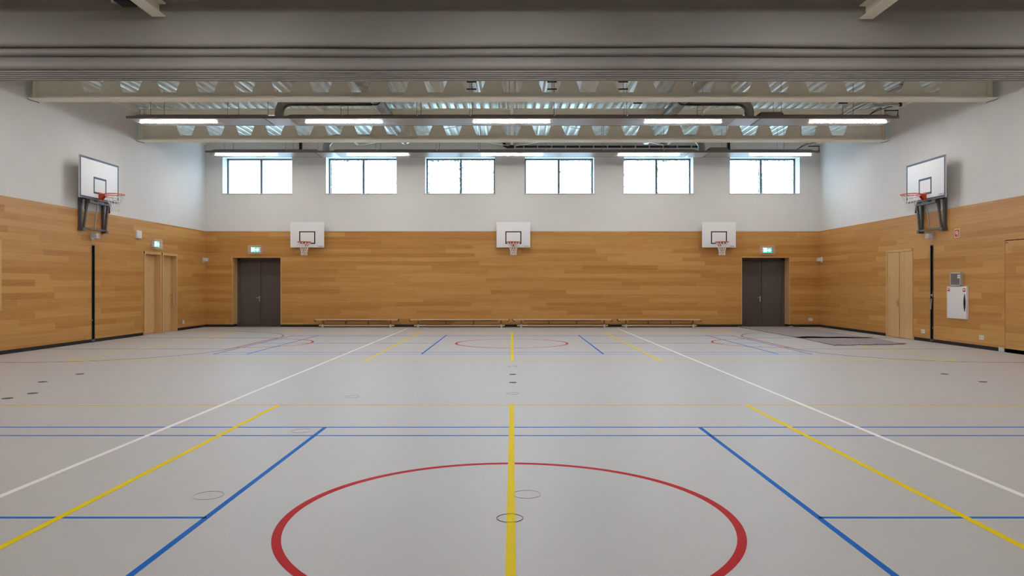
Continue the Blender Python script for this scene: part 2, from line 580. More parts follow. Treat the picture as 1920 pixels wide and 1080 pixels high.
# extension of the near lines to the frame (lines run across the hall there)
line([(-10.9, 9.17), (-8.78, 9.17)], 0.05, ZY - 0.0001, 'yellow')
line([(8.78, 9.17), (10.9, 9.17)], 0.05, ZY - 0.0001, 'yellow')

# floor socket covers
def gpos(px, py):
    d = 2058 / (py - 534.5)
    return ((px - 961) * d / 1372, d)


def socket(px, py, r, kind, label, grp):
    x_, y_ = gpos(px, py)
    t = thing('floor_socket_cover', (x_, y_, 0), label, 'floor socket', grp)
    if kind == 'dark':
        MB().disc(x_, y_, 0.0002, 0.003, r * 0.86, 28).build('lid', M['socketbrown'], t)
        MB().ring(x_, y_, 0.0002, 0.0034, r * 0.86, r, 32).build('rim', M['boardline'], t)
    else:
        MB().disc(x_, y_, 0.0001, 0.0004, r * 0.97, 40).build('lid', M['floor'], t)
        th = 0.004 if kind == 'black' else 0.0018
        MB().ring(x_, y_, 0.0001, 0.0030, r - th, r, 56).build('rim', M['boardline'] if kind == 'black' else M['grille'], t)


G1 = 'dark floor socket covers'
socket(150, 701.5, 0.066, 'dark', 'dark round floor socket at left, the farthest of the four towards the slotted wall', G1)
socket(80, 716, 0.066, 'dark', 'dark round floor socket at left, second farthest of the row of four', G1)
socket(61, 737.5, 0.066, 'dark', 'dark round floor socket at left, third in the row from the far end', G1)
socket(14, 747, 0.066, 'dark', 'dark round floor socket at left, nearest the yellow side line', G1)
socket(961.5, 702, 0.058, 'dark', 'dark round floor socket on the middle axis, the farther of the pair', G1)
socket(961.5, 717.2, 0.058, 'dark', 'dark round floor socket on the middle axis, the nearer of the pair', G1)
socket(1771, 701.5, 0.06, 'dark', 'dark round floor socket at right, the farther of the two', G1)
socket(1843, 716, 0.06, 'dark', 'dark round floor socket at right, the nearer of the two', G1)
G2 = 'floor coloured socket covers'
socket(956, 971.7, 0.086, 'black', 'black ringed floor socket crossed by the yellow line inside the red circle', G2)
socket(391, 929, 0.105, 'faint', 'faint ringed floor socket between the near left yellow and blue lines', G2)
socket(988, 927, 0.10, 'faint', 'faint ringed floor socket inside the near red circle beside the yellow line', G2)
socket(660, 744, 0.10, 'faint', 'faint ringed floor socket left of centre beyond the yellow side line', G2)
socket(565, 808, 0.10, 'faint', 'faint ringed floor socket between the two blue cross lines at left', G2)
socket(961, 738, 0.09, 'faint', 'faint ringed floor socket on the middle axis just beyond the yellow side line', G2)
socket(961, 687, 0.09, 'faint', 'faint ringed floor socket on the middle axis nearest the far court', G2)

# ------------------------------------------------------------------ windows
for i, (a, b) in enumerate(WINS):
    w = struct_empty('window_%d' % (i + 1), ((a + b) / 2, YB + 0.45, WZ0), 'high two-pane window in the far wall, number %d from the left' % (i + 1), 'window')
    yf = YB + 0.45
    mid = (a + b) / 2
    mb = MB()
    mb.box(a, a + 0.055, yf, yf + 0.07, WZ0, WZ1).box(b - 0.055, b, yf, yf + 0.07, WZ0, WZ1)
    mb.box(a, b, yf, yf + 0.07, WZ0, WZ0 + 0.03).box(a, b, yf, yf + 0.07, WZ1 - 0.055, WZ1)
    mb.build('window_frame', M['frame'], w)
    MB().box(mid - 0.035, mid + 0.035, yf - 0.005, yf + 0.075, WZ0 + 0.03, WZ1 - 0.055).build('mullion', M['frame'], w)
    for x0, x1 in ((a + 0.055, mid - 0.035), (mid + 0.035, b - 0.055)):
        p = MB().box(x0, x1, yf + 0.03, yf + 0.036, WZ0 + 0.03, WZ1 - 0.055).build('pane', M['glass'], w)
        e = 0.0 if i == 0 else 0.045
        za, zb = WZ0 + 0.03, WZ1 - 0.055 - e * 1.2
        MB().quad([(x0 + e, yf + 0.042, za), (x1 - e, yf + 0.042, za), (x1 - e, yf + 0.042, zb), (x0 + e, yf + 0.042, zb)]).build('frosted_film', M['film'], p)
    MB().box(a - 0.03, b + 0.03, YB - 0.012, yf, WZ0 - 0.022, WZ0 + 0.004).build('window_sill', M['sill'], w)

# ------------------------------------------------------------------ dark double doors of the far wall
def lever(F, u, z, parent, direction=-1):
    mb_ = MB(F)
    mb_.box(u - 0.017, u + 0.017, 0, 0.012, z - 0.15, z + 0.06)
    mb_.tube([(u, 0.01, z), (u, 0.05, z)], 0.011, 10)
    mb_.tube([(u, 0.05, z), (u + direction * 0.015, 0.055, z), (u + direction * 0.13, 0.055, z)], 0.011, 10)
    mb_.tube([(u, 0.012, z - 0.11), (u, 0.024, z - 0.11)], 0.012, 10)
    mb_.build('door_handle', M['steel'], parent, smooth=True, label='steel lever handle')


for num, (a, b), lab in ((1, DL, 'dark brown double door under the exit sign at the left of the far wall'),
                         (2, DR, 'dark brown double door behind the carpet runner at the right of the far wall')):
    y = YB + 0.45
    d = struct_empty('door_%d' % num, ((a + b) / 2, y, 0), lab, 'door')
    mid = (a + b) / 2
    # light oak lining of the recess
    mb = MB()
    t = 0.022
    mb.box(a, a + t, YB - 0.006, y + 0.02, 0.085, DZ).box(b - t, b, YB - 0.006, y + 0.02, 0.085, DZ)
    mb.box(a, b, YB - 0.006, y + 0.02, DZ - t, DZ)
    mb.build('lining', M['oak'], d, label='light oak lining of the recess')
    F = fr_wall((0, y, 0), (1, 0), (0, -1))
    mb = MB(F)
    mb.box(a + t, a + t + 0.10, -0.06, 0.0, 0, DZ - t).box(b - t - 0.10, b - t, -0.06, 0.0, 0, DZ - t)
    mb.box(a + t, b - t, -0.06, 0.0, DZ - t - 0.09, DZ - t)
    mb.build('door_frame', M['doorframe'], d)
    for s, (u0, u1) in ((-1, (a + t + 0.105, mid - 0.003)), (1, (mid + 0.003, b - t - 0.105))):
        lf = MB(F).box(u0, u1, -0.055, -0.012, 0.012, DZ - t - 0.095).build('door_leaf', M['door'], d, bevel=0.003)
        mb = MB(F)
        if s < 0:
            mb.box(u1 - 0.10, u1 - 0.006, -0.012, 0.004, 0.012, DZ - t - 0.095)
        else:
            mb.box(u0 + 0.006, u0 + 0.06, -0.012, 0.002, 0.012, DZ - t - 0.095)
        mb.box(u0, u1, -0.012, -0.002, 0.012, 0.06)
        mb.build('stile', M['doorframe'], lf)
        if s < 0:
            lever(F, u1 - 0.05, 1.04, lf)
        for z in (0.25, 1.25, 2.1):
            uu = u0 if s < 0 else u1
            MB(F).tube([(uu, 0.004, z), (uu, 0.004, z + 0.09)], 0.009, 8).build('hinge', M['doorframe'], lf)
    MB().box(a, b, YB + 0.02, y + 0.05, 0.0002, 0.004).build('threshold', M['greysteel'], d)

# ------------------------------------------------------------------ sliding oak doors of the left wall
for k, (a, b) in enumerate(LDOORS):
    F = left_f(0, 0)
    d = struct_empty('door_%d' % (3 + k), (-11.0, (a + b) / 2, 0), ('light oak sliding door in the left wall, nearer of the pair', 'light oak sliding door with bar handle in the left wall, beside the far corner')[k], 'door')
    t = 0.05
    mb = MB(F)
    mb.box(a - 0.04, a + 0.03, -0.25, 0.03, 0, LDZ + 0.045).box(b - 0.03, b + 0.03, -0.25, 0.03, 0, LDZ + 0.045)
    mb.box(a - 0.04, b + 0.03, -0.25, 0.035, LDZ - 0.03, LDZ + 0.045)
    mb.build('door_frame', M['oak'], d)
    lf = MB(F).box(a + 0.03, b - 0.03, -0.20, -0.15, 0.012, LDZ - 0.03).build('door_leaf', M['oak'], d)
    if k == 1:
        mb = MB(F)
        u = b - 0.10
        mb.tube([(u, -0.15, 0.82), (u, -0.02, 0.82), (u, -0.02, 1.22), (u, -0.15, 1.22)], 0.014, 10)
        mb.build('door_handle', M['steel'], lf, smooth=True, label='upright steel bar handle')

# ------------------------------------------------------------------ oak double door and flush store door of the right wall
d = struct_empty('door_5', (11.0, sum(RD) / 2, 0), 'light oak double door in the right wall beyond the slotted post recess', 'door')
a, b = RD
mb = MB()
mb.box(10.985, 11.2, a - 0.03, a + 0.03, 0, LDZ + 0.035).box(10.985, 11.2, b - 0.03, b + 0.03, 0, LDZ + 0.035)
mb.box(10.985, 11.2, a, b, LDZ - 0.02, LDZ + 0.035)
mb.build('door_frame', M['oak'], d)
mid = (a + b) / 2
F = right_f(0, 0)
for s, (y0, y1) in ((-1, (a + 0.03, mid - 0.012)), (1, (mid + 0.022, b - 0.03))):
    lf = MB().box(11.002, 11.045, y0, y1, 0.012, LDZ - 0.022).build('door_leaf', M['oak'], d)
    if s > 0:
        Fh = fr_wall((11.002, 0, 0), (0, -1), (-1, 0))
        lever(Fh, -(y0 + 0.05), 1.05, lf, -1)
    for z in (0.35, 1.35, 2.2):
        yy = y0 + 0.004 if s < 0 else y1 - 0.004
        MB().tube([(10.996, yy, z), (10.996, yy, z + 0.1)], 0.010, 8).build('hinge', M['steel'], lf)
MB().box(11.03, 11.06, mid - 0.02, mid + 0.03, 0, LDZ).build('meeting_strip', M['benchdark'], d)
d = struct_empty('door_6', (11.0, sum(RBIG) / 2, 0), 'flush panelled store door at the right edge of the view', 'door')
MB().box(11.0, 11.05, RBIG[0] + 0.01, RBIG[1] - 0.012, 0.085, 2.482).build('door_leaf', M['wood'], ORIGIN and d)
MB().box(11.008, 11.05, RBIG[0], RBIG[1] - 0.012, 0.0, 0.085).build('plinth', M['black'], d)
MB().box(11.052, 11.1, RBIG[0], RBIG[1], 0.0, 2.5).build('dark_backing', M['black'], d)
MB().box(11.0 - 0.006, 11.0, RBIG[1] - 0.10, RBIG[1] - 0.04, 2.43, 2.455).build('latch', M['greysteel'], d)
o = MB().box(10.99, 11.02, RBIG[1] + 0.02, RBIG[1] + 0.2, 0, 0.10).build('door_stop_plate', M['alu'], bevel=0.004)
tag(o, 'small pale metal plate at floor level beside the flush store door', 'door stop plate')
# hatch just inside the left edge
d = struct_empty('door_7', (-11.0, 15.0, 0.98), 'oak framed hatch at the left edge of the view', 'hatch')
mb = MB()
mb.box(-11.1, -10.985, 15.66, 15.73, 0.95, 2.48).box(-11.1, -10.985, 14.17, 14.24, 0.95, 2.48)
mb.box(-11.1, -10.985, 14.2, 15.7, 2.41, 2.48).box(-11.1, -10.985, 14.2, 15.7, 0.95, 1.02)
mb.build('hatch_frame', M['oak'], d)
MB().box(-11.09, -11.06, 14.22, 15.68, 1.0, 2.43).build('hatch_leaf', M['oak'], d)

# ------------------------------------------------------------------ slotted post recesses in the side walls
for s, lab in ((-1, 'tall black slot recess for net posts in the left wall'), (1, 'tall black slot recess holding straps and tools in the right wall')):
    t = thing('post_slot', (s * 11.0, 19.19, 0), lab, 'wall slot', 'post slots in the side walls')
    F = left_f(19.19, 0) if s < 0 else right_f(19.19, 0)
    hw = (SLOT[1] - SLOT[0]) / 2
    mb = MB(F)
    mb.box(-hw, hw, -0.10, -0.085, 0.06, SLZ)
    mb.box(-hw, -hw + 0.003, -0.10, 0, 0.06, SLZ).box(hw - 0.003, hw, -0.10, 0, 0.06, SLZ)
    mb.box(-hw, hw, -0.10, 0, SLZ - 0.003, SLZ).box(-hw, hw, -0.10, 0, 0.0, 0.06)
    mb.build('channel', M['black'], t)
    mb = MB(F)
    for q in (-1, 1):
        mb.box(q * hw - 0.010, q * hw + 0.010, 0, 0.008, 0.03, SLZ + 0.008)
    mb.box(-hw, hw, 0, 0.008, SLZ - 0.006, SLZ + 0.012).box(-hw, hw, 0, 0.012, 0.03, 0.075)
    mb.build('edge_frame', M['greysteel'] if s < 0 else M['greysteel'], t)
    if s < 0:
        MB(F).tube([(-0.02, -0.05, 0.55), (-0.045, 0.0, 0.56), (-0.045, 0.01, 0.60)], 0.008, 8).build('hook', M['steel'], t)
    else:
        MB(F).tube([(0.01, -0.04, 1.66), (0.015, -0.03, 1.4), (-0.015, -0.02, 1.22)], 0.010, 8).build('strap', M['rope'], t)
        mb = MB(F)
        mb.tube([(-0.04, -0.01, 1.24), (0.01, -0.01, 1.22)], 0.022, 10)
        mb.box(-0.02, 0.02, -0.05, -0.01, 1.18, 1.26)
        mb.build('winch', M['steel'], t)
        MB(F).tube([(-0.035, -0.015, 1.15), (-0.05, 0.0, 0.95), (-0.045, 0.0, 0.86)], 0.016, 10).build('crank_grip', M['rope'], t, smooth=True)
        MB(F).tube([(0.035, -0.03, 1.6), (0.05, -0.01, 0.92)], 0.010, 8).build('lever_rod', M['steel'], t)
        MB(F).tube([(0.02, -0.09, 0.74), (0.02, -0.03, 0.74)], 0.015, 8).build('bolt', M['steel'], t)
        MB(F).tube([(0.03, -0.09, 0.47), (0.03, -0.05, 0.45), (0.055, 0.005, 0.40), (0.04, 0.005, 0.36)], 0.010, 8).build('hook', M['steel'], t)

# ------------------------------------------------------------------ practice hoops on the far wall
def net(F, cu, cn, ztop, parent, r0=0.225, drop=0.46, rs=0.0062, sway=0.0):
    mb_ = MB(F)
    N = 12
    lv = [(0.0, r0), (0.10, r0 * 0.80), (0.19, r0 * 0.62), (0.28, r0 * 0.50), (0.37, r0 * 0.45), (0.46, r0 * 0.47)]

    def pt(i, k):
        z, r = lv[k]
        t = 2 * PI * (i + 0.5 * (k % 2)) / N
        return (cu + r * math.cos(t) + sway * z, cn + r * math.sin(t), ztop - z * drop / 0.46)
    for k in range(len(lv) - 1):
        for i in range(N):
            if k % 2 == 0:
                mb_.tube([pt(i, k), pt(i, k + 1)], rs, 5)
                mb_.tube([pt(i, k), pt(i - 1, k + 1)], rs, 5)
            else:
                mb_.tube([pt(i, k), pt(i, k + 1)], rs, 5)
                mb_.tube([pt(i, k), pt(i + 1, k + 1)], rs, 5)
    mb_.build('net', M['net'], parent)


def marks(mb_, u0, u1, n0, n1, z0, z1, m_):
    """tiny maker's mark: a run of letter-like strokes, too small to read"""
    w = (u1 - u0) / 8
    for q in range(8):
        ua = u0 + q * w
        mb_.box(ua, ua + w * 0.28, n0, n1, z0, z1, m_)
        zz = (z0, (z0 + z1) / 2, z1)[q % 3]
        mb_.box(ua, ua + w * 0.75, n0, n1, min(zz, z1 - 0.012), min(zz, z1 - 0.012) + 0.012, m_)


for cx, lab in ((-7.31, 'white practice basketball board above the leftmost bench, beside the left exit door'),
                (0.03, 'white practice basketball board in the middle of the far wall'),
                (7.35, 'white practice basketball board at the right of the far wall, beside the right exit door')):
    F = back_f(cx, 0)
    t = thing('basketball_hoop', (cx, YB, 2.84), lab, 'basketball hoop', 'practice hoops on the far wall')
    MB(F).box(-0.6, 0.6, 0.175, 0.20, 2.84, 3.745).build('backboard', M['board'], t, bevel=0.004)
    mb = MB(F)
    z0, z1, hw, lw = 2.965, 3.415, 0.285, 0.038
    n0, n1 = 0.1995, 0.2015
    mb.box(-hw, hw, n0, n1, z1 - lw, z1).box(-hw, hw, n0, n1, z0, z0 + lw)
    mb.box(-hw, -hw + lw, n0, n1, z0, z1).box(hw - lw, hw, n0, n1, z0, z1)
    mb.build('target_square', M['boardline'], t, label='black target rectangle')
    mb = MB(F)
    marks(mb, 0.385, 0.565, n0, n1, 2.868, 2.896, 0)
    mb.build('maker_mark', M['boardblue'], t)
    for uu in (-0.35, 0.35):
        for zz in (2.93, 3.65):
            MB(F).tube([(uu, 0.199, zz), (uu, 0.205, zz)], 0.012, 10).build('bolt', M['steel'], t)
            MB(F).box(uu - 0.03, uu + 0.03, 0, 0.175, zz - 0.03, zz + 0.03).build('wall_bracket', M['greysteel'], t)
    zr, cn = 3.01, 0.575
    mb = MB(F)
    mb.tube([(0.232 * math.cos(q), cn + 0.232 * math.sin(q), zr) for q in [2 * PI * i / 32 for i in range(32)]], 0.013, 8, closed=True)
    mb.box(-0.06, 0.06, 0.20, 0.212, zr - 0.15, zr + 0.02)
    mb.box(-0.045, 0.045, 0.21, 0.36, zr - 0.02, zr + 0.005)
    for q in (-1, 1):
        mb.tube([(q * 0.045, 0.21, zr - 0.12), (q * 0.14, 0.40, zr - 0.012)], 0.008, 6)
    mb.build('rim', M['orange'], t, smooth=True)
    net(F, 0, cn, zr - 0.012, t, r0=0.225, drop=0.45, rs=0.0078)

# ------------------------------------------------------------------ folding hoops on the side walls
for s, lab in ((-1, 'folding basketball board with dark steel frame high on the left wall'),
               (1, 'folding basketball board with dark steel frame high on the right wall')):
    yc = 19.0
    F = left_f(yc, 0) if s < 0 else right_f(yc, 0)
    t = thing('folding_basketball_hoop', (s * 11.0, yc, 2.88), lab, 'basketball hoop', 'folding hoops on the side walls')
    z0, z1 = 3.69, 4.74
    MB(F).box(-0.9, 0.9, 0.262, 0.29, z0, z1).build('backboard', M['board'], t, bevel=0.004)
    n0, n1 = 0.2895, 0.2915
    mb = MB(F)
    b_ = 0.055
    mb.box(-0.895, 0.895, n0, n1, z1 - b_, z1 - 0.003).box(-0.895, 0.895, n0, n1, z0 + 0.003, z0 + b_)
    mb.box(-0.895, -0.895 + b_, n0, n1, z0 + b_, z1 - b_).box(0.895 - b_, 0.895, n0, n1, z0 + b_, z1 - b_)
    mb.build('border_line', M['boardblue'], t, label='slate blue border line')
    mb = MB(F)
    a0, a1, hw, lw = 3.845, 4.275, 0.295, 0.05
    mb.box(-hw, hw, n0, n1, a1 - lw, a1).box(-hw, hw, n0, n1, a0, a0 + lw)
    mb.box(-hw, -hw + lw, n0, n1, a0, a1).box(hw - lw, hw, n0, n1, a0, a1)
    mb.build('target_square', M['boardblue'], t, label='slate blue target rectangle')
    mb = MB(F)
    marks(mb, 0.60, 0.82, n0, n1, z0 + 0.07, z0 + 0.105, 0)
    mb.build('maker_mark', M['boardblue'], t)
    zr, cn = 3.85, 0.29 + 0.14 + 0.235
    mb = MB(F)
    mb.tube([(0.235 * math.cos(q), cn + 0.235 * math.sin(q), zr) for q in [2 * PI * i / 36 for i in range(36)]], 0.012, 8, closed=True)
    mb.tube([(0.17 * math.cos(q), cn - 0.05 + 0.16 * math.sin(q), zr - 0.07) for q in [PI + PI * i / 12 for i in range(13)]], 0.006, 6)
    mb.box(-0.075, 0.075, 0.2915, 0.305, zr - 0.15, zr + 0.05)
    mb.box(-0.07, 0.07, 0.30, 0.44, zr - 0.015, zr + 0.012)
    mb.prism([(0.30, zr - 0.01), (0.30, zr - 0.14), (0.33, zr - 0.14), (0.44, zr - 0.02)], 0, -0.07, -0.055)
    mb.prism([(0.30, zr - 0.01), (0.30, zr - 0.14), (0.33, zr - 0.14), (0.44, zr - 0.02)], 0, 0.055, 0.07)
    mb.build('rim', M['orange'], t, smooth=True)
    net(F, 0, cn, zr - 0.012, t, r0=0.23, drop=0.43, rs=0.0042, sway=0.02)
    # steel frame: two wall rails, swing frame, links, gas spring
    F = left_f(yc + 0.08, 0) if s < 0 else right_f(yc + 0.08, 0)
    for q in (-1, 1):
        MB(F).box(q * 0.52 - 0.035, q * 0.52 + 0.035, 0.0, 0.07, 2.90, 3.72).build('wall_rail', M['greysteel'], t)
        mb = MB(F)
        a_, b2 = Vector((q * 0.50, 0.105, 2.93)), Vector((q * 0.465, 0.19, 3.70))
        for o_ in ((0, 0),):
            vs = []
            for P_ in (a_, b2):
                vs += [(P_.x - 0.026, P_.y - 0.025, P_.z), (P_.x + 0.026, P_.y - 0.025, P_.z), (P_.x + 0.026, P_.y + 0.025, P_.z), (P_.x - 0.026, P_.y + 0.025, P_.z)]
            mb.add(vs, [(0, 1, 5, 4), (1, 2, 6, 5), (2, 3, 7, 6), (3, 0, 4, 7), (0, 3, 2, 1), (4, 5, 6, 7)])
        mb.build('swing_arm', M['greysteel'], t)
        mb = MB(F)
        mb.tube([(q * 0.52, 0.06, 3.69), (q * 0.555, 0.20, 3.70), (q * 0.555, 0.18, 3.42)], 0.02, 8)
        mb.build('link', M['blackmetal'], t)
        mb = MB(F)
        mb.box(q * 0.53 - 0.05, q * 0.53 + 0.05, 0.0, 0.14, 2.88, 2.96)
        mb.build('pivot', M['greysteel'], t)
    MB(F).box(-0.49, 0.49, 0.165, 0.262, 3.60, 3.70).build('top_crossbar', M['greysteel'], t)
    MB(F).box(-0.5, 0.5, 0.075, 0.125, 2.925, 2.975).build('bottom_crossbar', M['greysteel'], t)
    for uu in (-0.22, 0.25):
        MB(F).box(uu - 0.08, uu + 0.08, 0.26, 0.266, 3.645, 3.685).build('slot_hole', M['black'], t)
    MB(F).tube([(-0.02, 0.19, 3.62), (-0.02, 0.11, 2.96)], 0.017, 10).build('gas_spring', M['steel'], t, smooth=True, label='bright steel spring rod')
    for uu in (-0.3, 0.3):
        MB(F).box(uu - 0.03, uu + 0.03, 0.0, 0.262, 3.78, 3.84).build('support_arm', M['greysteel'], t)
        MB(F).box(uu - 0.03, uu + 0.03, 0.0, 0.262, 4.35, 4.41).build('support_arm', M['greysteel'], t)

# ------------------------------------------------------------------ motion detectors with guards
for F, loc, lab, corner in (
        (left_f(19.12, 2.78), (-11.0, 19.12, 2.68), 'white motion detector with clear guard under the left folding hoop', 0),
        (right_f(19.12, 2.78), (11.0, 19.12, 2.68), 'white motion detector with clear guard under the right folding hoop', 0),
        (left_f(26.02, 2.40), (-11.0, 26.02, 2.3), 'white motion detector in the far left corner', 1),
        (right_f(26.02, 2.40), (11.0, 26.02, 2.3), 'white motion detector in the far right corner', 1)):
    t = thing('motion_detector', loc, lab, 'motion detector', 'motion detectors')
    MB(F).box(-0.055, 0.055, 0.0, 0.03, -0.08, 0.09).build('mounting_plate', M['whiteplastic'], t, bevel=0.004)
    MB(F).tube([(0, 0.02, -0.08), (0, 0.03, -0.14)], 0.012, 8).build('cable_gland', M['whiteplastic'], t)
    MB(F).box(-0.05, 0.05, 0.03, 0.16, -0.055, 0.06).build('housing', M['whiteplastic'], t, bevel=0.018)
    mb = MB(F)
    mb.tube([(0, 0.155, 0.0), (0, 0.165, 0.0)], [0.035, 0.022], 12)
    mb.build('lens', M['grille'], t, smooth=True)
    if not corner:
        MB(F).box(-0.085, 0.085, 0.028, 0.19, -0.08, 0.09).build('guard', M['guard'], t, bevel=0.045, label='clear plastic guard')
    else:
        MB(F).box(-0.075, 0.075, 0.028, 0.18, -0.075, 0.085).build('guard', M['guard'], t, bevel=0.03, label='clear plastic guard')

# white alarm box
t = thing('alarm_box', (-11.0, 21.47, 2.88), 'square white alarm sounder box on the left wall beside the exit sign', 'alarm box')
F = left_f(21.47, 2.985)
MB(F).box(-0.14, 0.14, 0.0, 0.06, -0.115, 0.115).build('housing', M['whiteplastic'], t, bevel=0.02)
MB(F).box(-0.14, 0.14, 0.0, 0.012, -0.118, 0.118).build('back_plate', M['grille'], t)

# ------------------------------------------------------------------ exit signs in wire cages
for F, loc, lab in ((left_f(22.48, 2.755), (-11.0, 22.48, 2.6), 'lit green exit sign in a wire cage above the oak sliding doors'),
                    (back_f(-9.20, 2.765), (-9.20, YB, 2.62), 'lit green exit sign in a wire cage above the left dark door'),
                    (back_f(9.12, 2.745), (9.12, YB, 2.6), 'lit green exit sign in a wire cage above the right dark door')):
    t = thing('exit_sign', loc, lab, 'exit sign', 'caged exit signs')
    MB(F).box(-0.165, 0.165, 0.0, 0.075, -0.095, 0.095).build('housing', M['whiteplastic'], t, bevel=0.006)
    MB(F).box(-0.155, 0.155, 0.075, 0.078, -0.085, 0.085).build('sign_face', M['exitgreen'], t, label='glowing green face')
    mb = MB(F)
    n0, n1 = 0.078, 0.080
    # doorway with running figure
    mb.box(-0.135, -0.115, n0, n1, -0.07, 0.07).box(-0.135, -0.035, n0, n1, 0.055, 0.07).box(-0.05, -0.035, n0, n1, -0.07, 0.07)
    mb.tube([(-0.075, n0, 0.032), (-0.075, n1, 0.032)], 0.014, 10)
    for (ua, za), (ub, zb), w_ in (((-0.08, 0.02), (-0.088, -0.02), 0.022), ((-0.078, 0.012), (-0.055, -0.005), 0.011), ((-0.082, 0.015), (-0.108, 0.0), 0.011),
                                   ((-0.088, -0.018), (-0.066, -0.035), 0.013), ((-0.066, -0.035), (-0.070, -0.062), 0.012), ((-0.09, -0.018), (-0.108, -0.058), 0.013)):
        dx, dz = ub - ua, zb - za
        L = math.hypot(dx, dz)
        ox, oz = -dz / L * w_ / 2, dx / L * w_ / 2
        mb.prism([(ua + ox, za + oz), (ua - ox, za - oz), (ub - ox, zb - oz), (ub + ox, zb + oz)], 1, n0, n1)
    # arrow
    mb.box(-0.015, 0.06, n0, n1, -0.018, 0.018)
    mb.prism([(0.04, 0.055), (0.075, 0.055), (0.135, 0.0), (0.075, -0.055), (0.04, -0.055), (0.08, 0.0)], 1, n0, n1)
    mb.build('pictogram', M['exitwhite'], t, label='white running figure and arrow')
    mb = MB(F)
    hw, hh, dep, r = 0.235, 0.145, 0.14, 0.0035
    for i in range(11):
        u = -hw + 2 * hw * i / 10
        mb.tube([(u, 0, hh), (u, dep, hh), (u, dep, -hh), (u, 0, -hh)], r, 5)
    for i in range(7):
        z = -hh + 2 * hh * i / 6
        mb.tube([(-hw, 0, z), (-hw, dep, z), (hw, dep, z), (hw, 0, z)], r, 5)
    mb.tube([(-hw, 0.005, -hh), (hw, 0.005, -hh), (hw, 0.005, hh), (-hw, 0.005, hh)], r * 1.3, 5, closed=True)
    mb.build('wire_cage', M['net'], t)

# ------------------------------------------------------------------ wall sockets
def wall_socket(F, loc, w_, h_, lab, n_=2):
    t_ = thing('wall_socket', loc, lab, 'wall socket', 'white wall sockets')
    MB(F).box(-w_ / 2, w_ / 2, 0, 0.012, -h_ / 2, h_ / 2).build('cover_plate', M['whiteplastic'], t_, bevel=0.003)
    for i_ in range(n_):
        c_ = (i_ - (n_ - 1) / 2) * w_ / n_
        mb_ = MB(F)
        rr = min(h_, w_ / n_) * 0.36
        mb_.tube([(c_, 0.011, 0), (c_, 0.0135, 0)], rr, 14)
        mb_.build('outlet', M['grille'], t_)


wall_socket(left_f(24.45, 0.265), (-11.0, 24.45, 0.21), 0.13, 0.10, 'small white socket low on the left wall near the far corner', 1)
wall_socket(back_f(10.69, 0.265), (10.69, YB, 0.21), 0.15, 0.09, 'white double socket low on the far wall right of the dark door')
wall_socket(right_f(19.6, 0.262), (11.0, 19.6, 0.21), 0.17, 0.10, 'white double socket low on the right wall beside the black slot')
wall_socket(right_f(17.15, 0.27), (11.0, 17.15, 0.21), 0.17, 0.10, 'white double socket low on the right wall below and right of the hose cabinet')

# ------------------------------------------------------------------ fire equipment on the right wall
t = thing('fire_sign', (11.0, 18.1, 2.68), 'small red and cream fire hose sign high on the right wall', 'fire sign')
F = right_f(18.1, 2.785)
MB(F).box(-0.105, 0.105, 0, 0.006, -0.105, 0.105).build('sign_plate', M['signcream'], t)
MB(F).box(-0.085, 0.085, 0.006, 0.008, -0.088, 0.088).build('red_field', M['signred'], t)
mb = MB(F)
n0, n1 = 0.008, 0.010
mb.box(-0.055, -0.03, n0, n1, -0.02, 0.06).box(-0.055, 0.02, n0, n1, 0.04, 0.06).box(-0.01, 0.02, n0, n1, -0.03, 0.06)
mb.box(-0.035, 0.0, n0, n1, -0.03, -0.005).box(0.03, 0.05, n0, n1, -0.06, 0.03).box(0.01, 0.05, n0, n1, -0.065, -0.045)
mb.build('pictogram', M['signcream'], t)
# hose cabinet
yc, zc, hw, hh = 18.05, 1.07, 0.40, 0.40
F = right_f(yc, zc)
t = thing('fire_hose_cabinet', (11.0, yc, zc - hh), 'white fire hose cabinet with curved black handle on the right wall', 'cabinet')
MB(F).box(-hw, hw, 0.0, 0.03, -hh, hh).build('body', M['cabinet'], t)
dr = MB(F).box(-hw + 0.006, hw - 0.006, 0.03, 0.05, -hh + 0.006, hh - 0.006).build('cabinet_door', M['cabinet'], t, bevel=0.003)
mb = MB(F)
pts = []
for i in range(13):
    q = i / 12
    pts.append((hw - 0.075 + 0.028 * math.sin(PI * q), 0.052 + 0.022 * math.sin(PI * q), 0.215 - 0.43 * q))
mb.tube(pts, [0.004 + 0.016 * math.sin(PI * i / 12) for i in range(13)], 8)
mb.build('handle', M['boardline'], dr, smooth=True)
mb = MB(F)
n0, n1 = 0.05, 0.052
mb.box(-0.365, -0.275, n0, n1, 0.275, 0.36, 0)
mb.box(-0.35, -0.29, n1, n1 + 0.001, 0.31, 0.35, 1)
mb.box(-0.335, -0.325, n1 + 0.001, n1 + 0.002, 0.31, 0.35, 0).box(-0.315, -0.295, n1 + 0.001, n1 + 0.002, 0.325, 0.335, 0)
mb.build('hose_sticker', [M['signred'], M['cabinet']], dr)
mb = MB(F)
mb.box(0.26, 0.355, n0, n1, 0.265, 0.355, 0).box(0.282, 0.335, n1, n1 + 0.001, 0.295, 0.34, 1).box(0.298, 0.32, n1 + 0.001, n1 + 0.002, 0.315, 0.325, 0)
mb.build('door_sticker', [M['signred'], M['cabinet']], dr)
